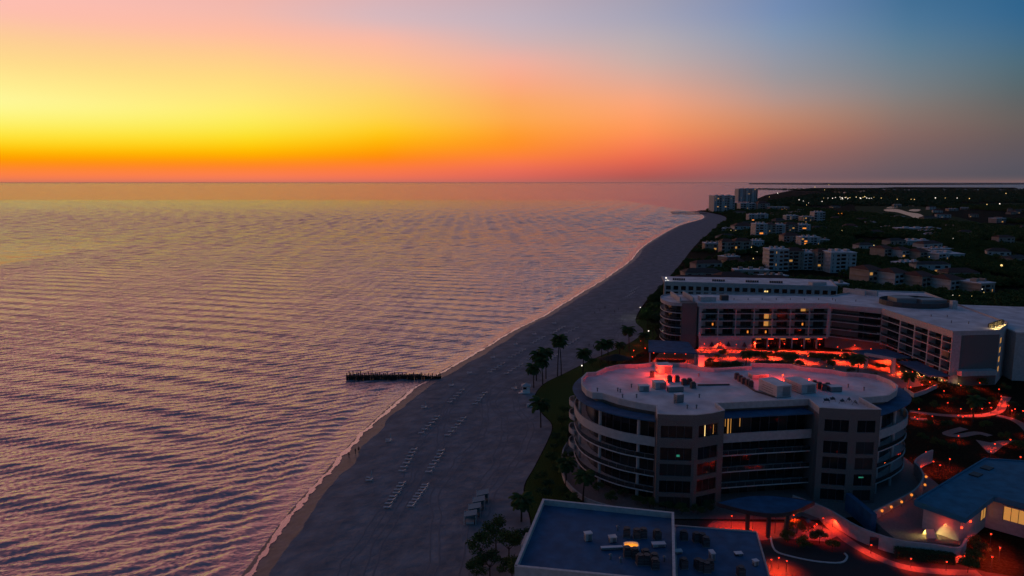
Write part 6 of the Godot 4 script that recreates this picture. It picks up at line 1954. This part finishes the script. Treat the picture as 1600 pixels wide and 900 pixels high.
func wood() -> void:
	# the wooded key beyond the hotels, a mass that nobody could count
	var free := func(x: float, z: float) -> bool:
		for r in clear_boxes:
			if r.has_point(Vector2(x, z)):
				return false
		for q in clear_shapes:
			if Geometry2D.is_point_in_polygon(Vector2(x, z), q):
				return false
		return true
	for c in get_children():
		if c.has_meta("category") and c.get_meta("category") == "building":
			var box := Rect2()
			var any := false
			for m in c.find_children("*", "MeshInstance3D", true, false):
				var g: AABB = m.transform * m.get_aabb()
				var q := Rect2(Vector2(g.position.x + c.position.x, g.position.z + c.position.z), Vector2(g.size.x, g.size.z))
				box = q if not any else box.merge(q)
				any = true
			clear_boxes.append(box.grow(3.0))
	for c in get_children():
		if str(c.name).begins_with("golf") or str(c.name).begins_with("pond"):
			var a: AABB = c.get_aabb()
			clear_boxes.append(Rect2(Vector2(a.position.x, a.position.z), Vector2(a.size.x, a.size.z)).grow(-0.2 * minf(a.size.x, a.size.z)))
	var masses := [[-1, -330.0, -900.0, 5200, 1.0], [0, -900.0, -2200.0, 6500, 1.35], [1, -2200.0, -8600.0, 7000, 3.0]]
	var noise := FastNoiseLite.new()
	noise.seed = 3
	noise.frequency = 0.006
	for g in masses:
		var crown := crown_mesh(20 + int(g[0]), 620 if g[0] < 1 else 260, 0.17 if g[0] < 1 else 0.28, Vector3(1, 0.75, 1), 8)
		var mm := MultiMesh.new()
		mm.transform_format = MultiMesh.TRANSFORM_3D
		mm.mesh = crown
		var places := []
		var r := RandomNumberGenerator.new()
		r.seed = 40 + int(g[0])
		var tries := 0
		while places.size() < int(g[3]) and tries < 60000:
			tries += 1
			var z: float = -exp(lerpf(log(-g[1]), log(-g[2]), r.randf()))
			var x0 := at_z(lawn_x, z) + 3.0
			if z < -1900.0:
				x0 = lerpf(500.0, 2600.0, clampf((-1900.0 - z) / 4000.0, 0.0, 1.0))
			var x1 := -z * 0.78 + 30.0
			var x := lerpf(x0, x1, r.randf())
			if z > -460.0 and x < 210.0:
				if x > at_z(lawn_x, z) + 14.0 or z > -390.0:
					continue
			if not free.call(x, z):
				continue
			if noise.get_noise_2d(x, z) < -0.22:
				continue
			var s: float = r.randf_range(2.6, 5.6) * g[4]
			if x < x0 + 25.0 and z > -1900.0:
				s *= 0.6
			places.append(Transform3D(Basis(Vector3.UP, r.randf() * TAU) * Basis.from_scale(Vector3(s, s * r.randf_range(0.75, 1.15) / (1.0 if g[0] < 1 else 2.0), s)), Vector3(x, s * (0.55 if g[0] < 1 else 0.25), z)))
		mm.instance_count = places.size()
		for k in places.size():
			mm.set_instance_transform(k, places[k])
		var o := MultiMeshInstance3D.new()
		o.name = numbered("woodland")
		o.multimesh = mm
		o.material_override = mats["leaf_%d" % (int(g[0]) + 1)]
		add_child(o)
		tag(o, ["dense dark trees around the houses just beyond the hotels", "dark woodland between the condominiums and the golf course", "far dark woodland stretching to the bay"][int(g[0]) + 1], "woodland", "", "stuff")

var clear_boxes: Array[Rect2] = []
var clear_shapes := []

func lamps() -> void:
	var red := Color(1, 0.045, 0.01)
	var sets := [
		["garden_lamp", "red_glow", red, 45.0, 2.0, 0.15, "%s red path lamp along the long garden path, from the left", "red lamps along the long garden path", [Vector2(146.0, -227.1), Vector2(149.6, -227.2), Vector2(153.0, -227.2), Vector2(156.7, -228.3), Vector2(160.7, -230.8), Vector2(166.2, -237.5), Vector2(168.4, -240.9)]],
		["garden_lamp", "red_glow", red, 40.0, 2.0, 0.15, "%s red lamp along the right hand garden path, from the back", "red lamps along the right hand garden path", [Vector2(163.9, -230.6), Vector2(161.4, -225.3), Vector2(160.7, -221.5), Vector2(164.7, -224.9), Vector2(153.7, -206.3)]],
		["garden_lamp", "red_glow", red, 28.0, 1.6, 0.14, "%s red lamp in the dark garden beds right of the oval building, from the left", "red lamps in the dark garden beds", [Vector2(127.1, -219.9), Vector2(127.0, -218.2), Vector2(133.1, -220.7), Vector2(141.8, -221.5), Vector2(142.5, -220.3), Vector2(130.5, -202.9), Vector2(153.4, -248.8)]],
		["garden_lamp", "red_glow", red, 24.0, 1.7, 0.16, "%s red lamp around the pale garden plaza", "red lamps around the garden plaza", [Vector2(136.6, -196.0), Vector2(143.3, -199.4), Vector2(131.7, -190.2), Vector2(137.0, -186.2)]],
		["terrace_lamp", "amber_glow", Color(1, 0.08, 0.015), 9.0, 1.2, 0.3, "%s red lamp along the curved terrace wall, from the near end", "red lamps along the curved terrace wall", [Vector2(81.8, -151.0), Vector2(84.8, -152.9), Vector2(88.5, -155.5), Vector2(92.8, -159.2), Vector2(99.1, -164.9), Vector2(102.1, -169.7)]],
		["garden_lamp", "red_glow", red, 40.0, 2.6, 0.15, "%s red lamp in the court behind the curved terrace wall", "red lamps in the court behind the terrace wall", [Vector2(112.2, -187.4), Vector2(110.3, -180.7), Vector2(110.6, -178.2), Vector2(115.6, -182.4)]],
		["garden_lamp", "red_glow", red, 40.0, 2.2, 0.14, "%s red lamp in the planting between the oval building and the hotel wing", "red lamps in the planting by the hotel wing", [Vector2(155.3, -272.8), Vector2(155.0, -265.6), Vector2(160.4, -260.4), Vector2(162.3, -253.7), Vector2(165.5, -277.6), Vector2(171.3, -257.0), Vector2(173.0, -249.0), Vector2(163.0, -226.2), Vector2(159.1, -232.9), Vector2(145.2, -232.9), Vector2(131.9, -226.2)]],
		["path_lamp", "red_glow", red, 30.0, 1.9, 0.14, "%s red lamp along the footpath below the retaining wall, from the left", "red lamps along the footpath", [Vector2(70.2, -149.3), Vector2(73.1, -138.0), Vector2(78.2, -132.6), Vector2(84.5, -131.4), Vector2(89.3, -133.6)]],
		["path_lamp", "red_glow", red, 60.0, 2.4, 0.14, "%s red lamp at the frame bottom left of the driveway", "red lamps beside the low wing", [Vector2(50.4, -131.4), Vector2(52.1, -132.1), Vector2(53.2, -130.9)]],
		["drive_lamp", "red_glow", red, 110.0, 3.2, 0.15, "%s red lamp lighting the round drive of the clubhouse", "red lamps at the clubhouse drive", [Vector2(98.7, -140.1), Vector2(96.8, -134.5), Vector2(92.9, -130.9)]],
		["pool_lamp", "red_glow", red, 150.0, 3.0, 0.17, "%s red pool lamp from the left in the row near the hotel", "red pool deck lamps near the hotel", [Vector2(86.5, -318.2), Vector2(94.4, -320.7), Vector2(100.5, -316.9), Vector2(110.2, -322.0), Vector2(114.0, -314.5), Vector2(122.5, -318.2), Vector2(128.8, -314.5), Vector2(137.8, -316.9), Vector2(143.7, -312.0), Vector2(153.0, -315.7), Vector2(156.6, -308.4), Vector2(160.1, -301.5)]],
		["pool_lamp", "red_glow", red, 170.0, 3.0, 0.17, "%s red pool lamp from the left in the row near the oval roof", "red pool deck lamps near the oval roof", [Vector2(84.3, -301.5), Vector2(93.7, -303.8), Vector2(101.8, -301.5), Vector2(112.0, -302.7), Vector2(121.3, -300.4), Vector2(123.7, -294.9), Vector2(137.6, -296.0), Vector2(144.4, -291.7), Vector2(151.1, -286.5), Vector2(152.6, -277.6), Vector2(157.2, -296.0)]],
		["garden_lamp", "red_glow", red, 40.0, 2.0, 0.16, "%s red lamp flooding the low wall right of the oval roof", "red flood lamps right of the oval roof", [Vector2(143.3, -252.1), Vector2(149.3, -255.4), Vector2(154.0, -258.7)]],
		["beach_lamp", "red_glow", red, 9.0, 2.2, 0.16, "%s red lamp beside the left end of the pavilion", "red lamps left of the pavilion", [Vector2(59.7, -328.5), Vector2(53.1, -308.4), Vector2(50.7, -297.1), Vector2(59.0, -313.2)]],
	]
	for s in sets:
		for k in s[8].size():
			var p: Vector2 = s[8][k]
			var base := 2.0 if s[0] == "terrace_lamp" else 0.15
			lamp(s[0], s[6] % ORD[k], s[7], V(p, base), s[4], s[1], s[2], s[3] * rng.randf_range(0.5, 1.4), s[5], true, s[0] in ["garden_lamp", "path_lamp", "pool_lamp", "drive_lamp"] and s[6].find("flood") < 0)
	# low screen wall that catches the red flood right of the oval roof
	var t := thing("garden_screen_wall", "low white wall flooded with red light right of the oval roof", "wall", V(Vector2(142.3, -249.0), 0))
	var mb := MB.new()
	wall_run(mb, PackedVector2Array([Vector2(141.9, -253.7), Vector2(141.2, -245.9), Vector2(147.9, -250.6), Vector2(156.3, -257.9)]), 0.0, -0.4, 0.0, 1.6)
	part(t, "wall", mb, mats.render)
	# table lamps and candles: tiny warm lights of the restaurant terrace
	var r := RandomNumberGenerator.new()
	r.seed = 91
	for k in 24:
		var p: Vector2 = (Vector2(154.6, -277.6)).lerp(Vector2(168.4, -263.8), r.randf()) + Vector2(r.randf_range(-4, 4), r.randf_range(-6, 6))
		lamp("table_lamp", "small warm table lamp on the restaurant terrace before the hotel wing", "table lamps on the restaurant terrace", V(p, 0.15), 1.1, "gold_glow", Color(1, 0.6, 0.2), 1.6, 0.2 if k < 8 else 0.13, k < 10)
	for k in 40:
		var p: Vector2 = Vector2(r.randf_range(92, 150), r.randf_range(-318, -262))
		lamp("table_lamp", "tiny orange table lamp on the pool deck before the hotel", "table lamps on the pool deck", V(p, 0.15), 1.0, "amber_glow", Color(1, 0.4, 0.1), 1.0, 0.14, false)
	# closed parasols on the hotel terrace
	for k in 4:
		var p: Vector2 = [Vector2(90.6, -320.7), Vector2(94.7, -322.0), Vector2(98.2, -320.7), Vector2(105.0, -319.4)][k]
		t = thing("closed_parasol", "%s dark closed parasol from the left before the white plinth wall" % ORD[k], "parasol", V(p, 0.1), "closed parasols on the hotel terrace")
		mb = MB.new()
		mb.tube(V(p, 0.1), V(p, 3.6), 0.05, 0.05, 6)
		part(t, "pole", mb, mats.dark_metal)
		mb = MB.new()
		mb.tube(V(p, 1.6), V(p, 3.7), 1.1, 0.1, 8)
		part(t, "cloth", mb, mats.cloth_dark)
	# lone white and far lamps
	lamp("lawn_lamp", "white globe lamp at the lawn edge by the pavilion", "", V(Vector2(65.9, -342.3), 0.1), 4.0, "white_glow", Color(1, 0.9, 0.7), 6.0, 0.3)
	lamp("lawn_lamp", "white globe lamp on the lawn left of the thatched shade", "", V(Vector2(28.0, -282.5), 0.1), 2.2, "white_glow", Color(1, 0.9, 0.7), 3.0, 0.28)
	lamp("beach_flood_lamp", "lamp lighting the sand beside the far hotel trees", "", V(Vector2(71.5, -397.3), 0.1), 6.0, "white_glow", Color(0.9, 1.0, 0.75), 120.0, 0.25)
	var far := [Vector2(1580.7, -3276.0), Vector2(1670.0, -3451.3), Vector2(1570.4, -3098.9), Vector2(1520.1, -2874.3), Vector2(1574.9, -2874.3), Vector2(1570.0, -2842.6), Vector2(1822.8, -3136.6), Vector2(1853.8, -3117.6), Vector2(1893.5, -3098.9), Vector2(1878.2, -2991.0), Vector2(1519.2, -2266.9), Vector2(2999.4, -4427.9), Vector2(525.2, -860.4), Vector2(1435.3, -2199.0), Vector2(398.5, -692.8), Vector2(373.7, -644.8), Vector2(389.1, -760.7), Vector2(383.2, -764.2), Vector2(306.8, -466.8), Vector2(319.0, -478.1), Vector2(298.8, -452.7), Vector2(272.3, -441.4), Vector2(275.3, -439.5), Vector2(281.5, -437.5), Vector2(1194.9, -3383.4), Vector2(1641.1, -4505.1), Vector2(957.1, -2349.7), Vector2(871.6, -2153.0), Vector2(1090.0, -2560.0), Vector2(1045.1, -2612.0), Vector2(1102.1, -2796.3), Vector2(457.4, -1003.4), Vector2(586.2, -1934.1), Vector2(2776.0, -6480.8), Vector2(4305.2, -10375.9), Vector2(9004.5, -20762.7), Vector2(246.1, -741.7), Vector2(235.5, -692.8), Vector2(221.0, -659.2), Vector2(236.4, -672.4), Vector2(304.7, -1007.4), Vector2(311.4, -1007.4)]
	for k in 26:
		far.append((Vector2(1290.7, -2956.7)).lerp(Vector2(1618.6, -3339.6), r.randf()) + Vector2(r.randf_range(-40, 40), r.randf_range(-120, 120)))
	for p in far:
		var d: float = p.length()
		lamp("far_lamp", "tiny lamp glinting among the dark trees far inland", "far lamps among the trees", V(p, 0.1), 9.0 if d > 700 else 6.0, "white_glow" if r.randf() < 0.45 else "gold_glow", Color.WHITE, 0.0, d * 0.00042 * r.randf_range(0.6, 1.3), false)
	for k in 2:
		lamp("far_lamp", "%s of two amber lamps glowing on the dark road right of the condominiums" % ["left", "right"][k], "amber lamps on the far road", V([Vector2(742.9, -1653.6), Vector2(750.7, -1653.6)][k], 0.1), 5.0, "amber_glow", Color(1, 0.3, 0.05), 120.0, 0.8)
	lamp("far_lamp", "lone yellow lamp low over the dark trees at the right", "", V(Vector2(410.5, -602.9), 0.1), 6.0, "gold_glow", Color.WHITE, 0.0, 0.9, false)

func drive_things() -> void:
	var p := Vector2(64.6, -150.2)
	var t := thing("parked_car", "dark car with red tail lights waiting by the entrance canopy", "car", Vector3.ZERO)
	var mb := MB.new()
	var side := PackedVector2Array([Vector2(-2.2, 0.35), Vector2(2.2, 0.35), Vector2(2.25, 0.8), Vector2(1.9, 0.98), Vector2(0.95, 1.05), Vector2(-1.9, 1.08), Vector2(-2.25, 0.9)])
	var cabin := PackedVector2Array([Vector2(-1.75, 1.06), Vector2(0.95, 1.06), Vector2(0.3, 1.52), Vector2(-1.15, 1.55)])
	for q in [[side, 0.92, "body", mats.car_paint], [cabin, 0.78, "cabin", mats.window_glass]]:
		mb = MB.new()
		var poly: PackedVector2Array = q[0]
		var w: float = q[1]
		for k in poly.size():
			var a := poly[k]
			var b := poly[(k + 1) % poly.size()]
			mb.quad(Vector3(b.x, b.y, -w), Vector3(b.x, b.y, w), Vector3(a.x, a.y, w), Vector3(a.x, a.y, -w))
		var tri := Geometry2D.triangulate_polygon(poly)
		for k in range(0, tri.size(), 3):
			for s in [-1.0, 1.0]:
				mb.tri_out(Vector3(poly[tri[k]].x, poly[tri[k]].y, s * w), Vector3(poly[tri[k + 1]].x, poly[tri[k + 1]].y, s * w), Vector3(poly[tri[k + 2]].x, poly[tri[k + 2]].y, s * w), Vector3(0, 0, s))
		part(t, q[2], mb, q[3])
	bx(t, "roof", Vector3(-0.43, 1.56, 0), Vector3(1.45, 0.05, 1.5), mats.car_paint)
	for s in [Vector2(-1.4, 0.85), Vector2(1.4, 0.85), Vector2(-1.4, -0.85), Vector2(1.4, -0.85)]:
		mb = MB.new()
		mb.tube(Vector3(s.x, 0.33, s.y - 0.11), Vector3(s.x, 0.33, s.y + 0.11), 0.33, 0.33, 12)
		var wl := part(t, "wheel", mb, mats.rubber)
		mb = MB.new()
		mb.tube(Vector3(s.x, 0.33, s.y - 0.12), Vector3(s.x, 0.33, s.y + 0.12), 0.19, 0.19, 10)
		part(wl, "rim", mb, mats.metal)
	for s in [-0.65, 0.65]:
		bx(t, "tail_light", Vector3(2.26, 0.78, s), Vector3(0.06, 0.14, 0.34), mats.red_glow)
		bx(t, "headlight", Vector3(-2.26, 0.72, s), Vector3(0.06, 0.14, 0.3), mats.white_glow)
	t.position = Vector3(p.x, 0.17, p.y)
	t.rotation.y = -0.75
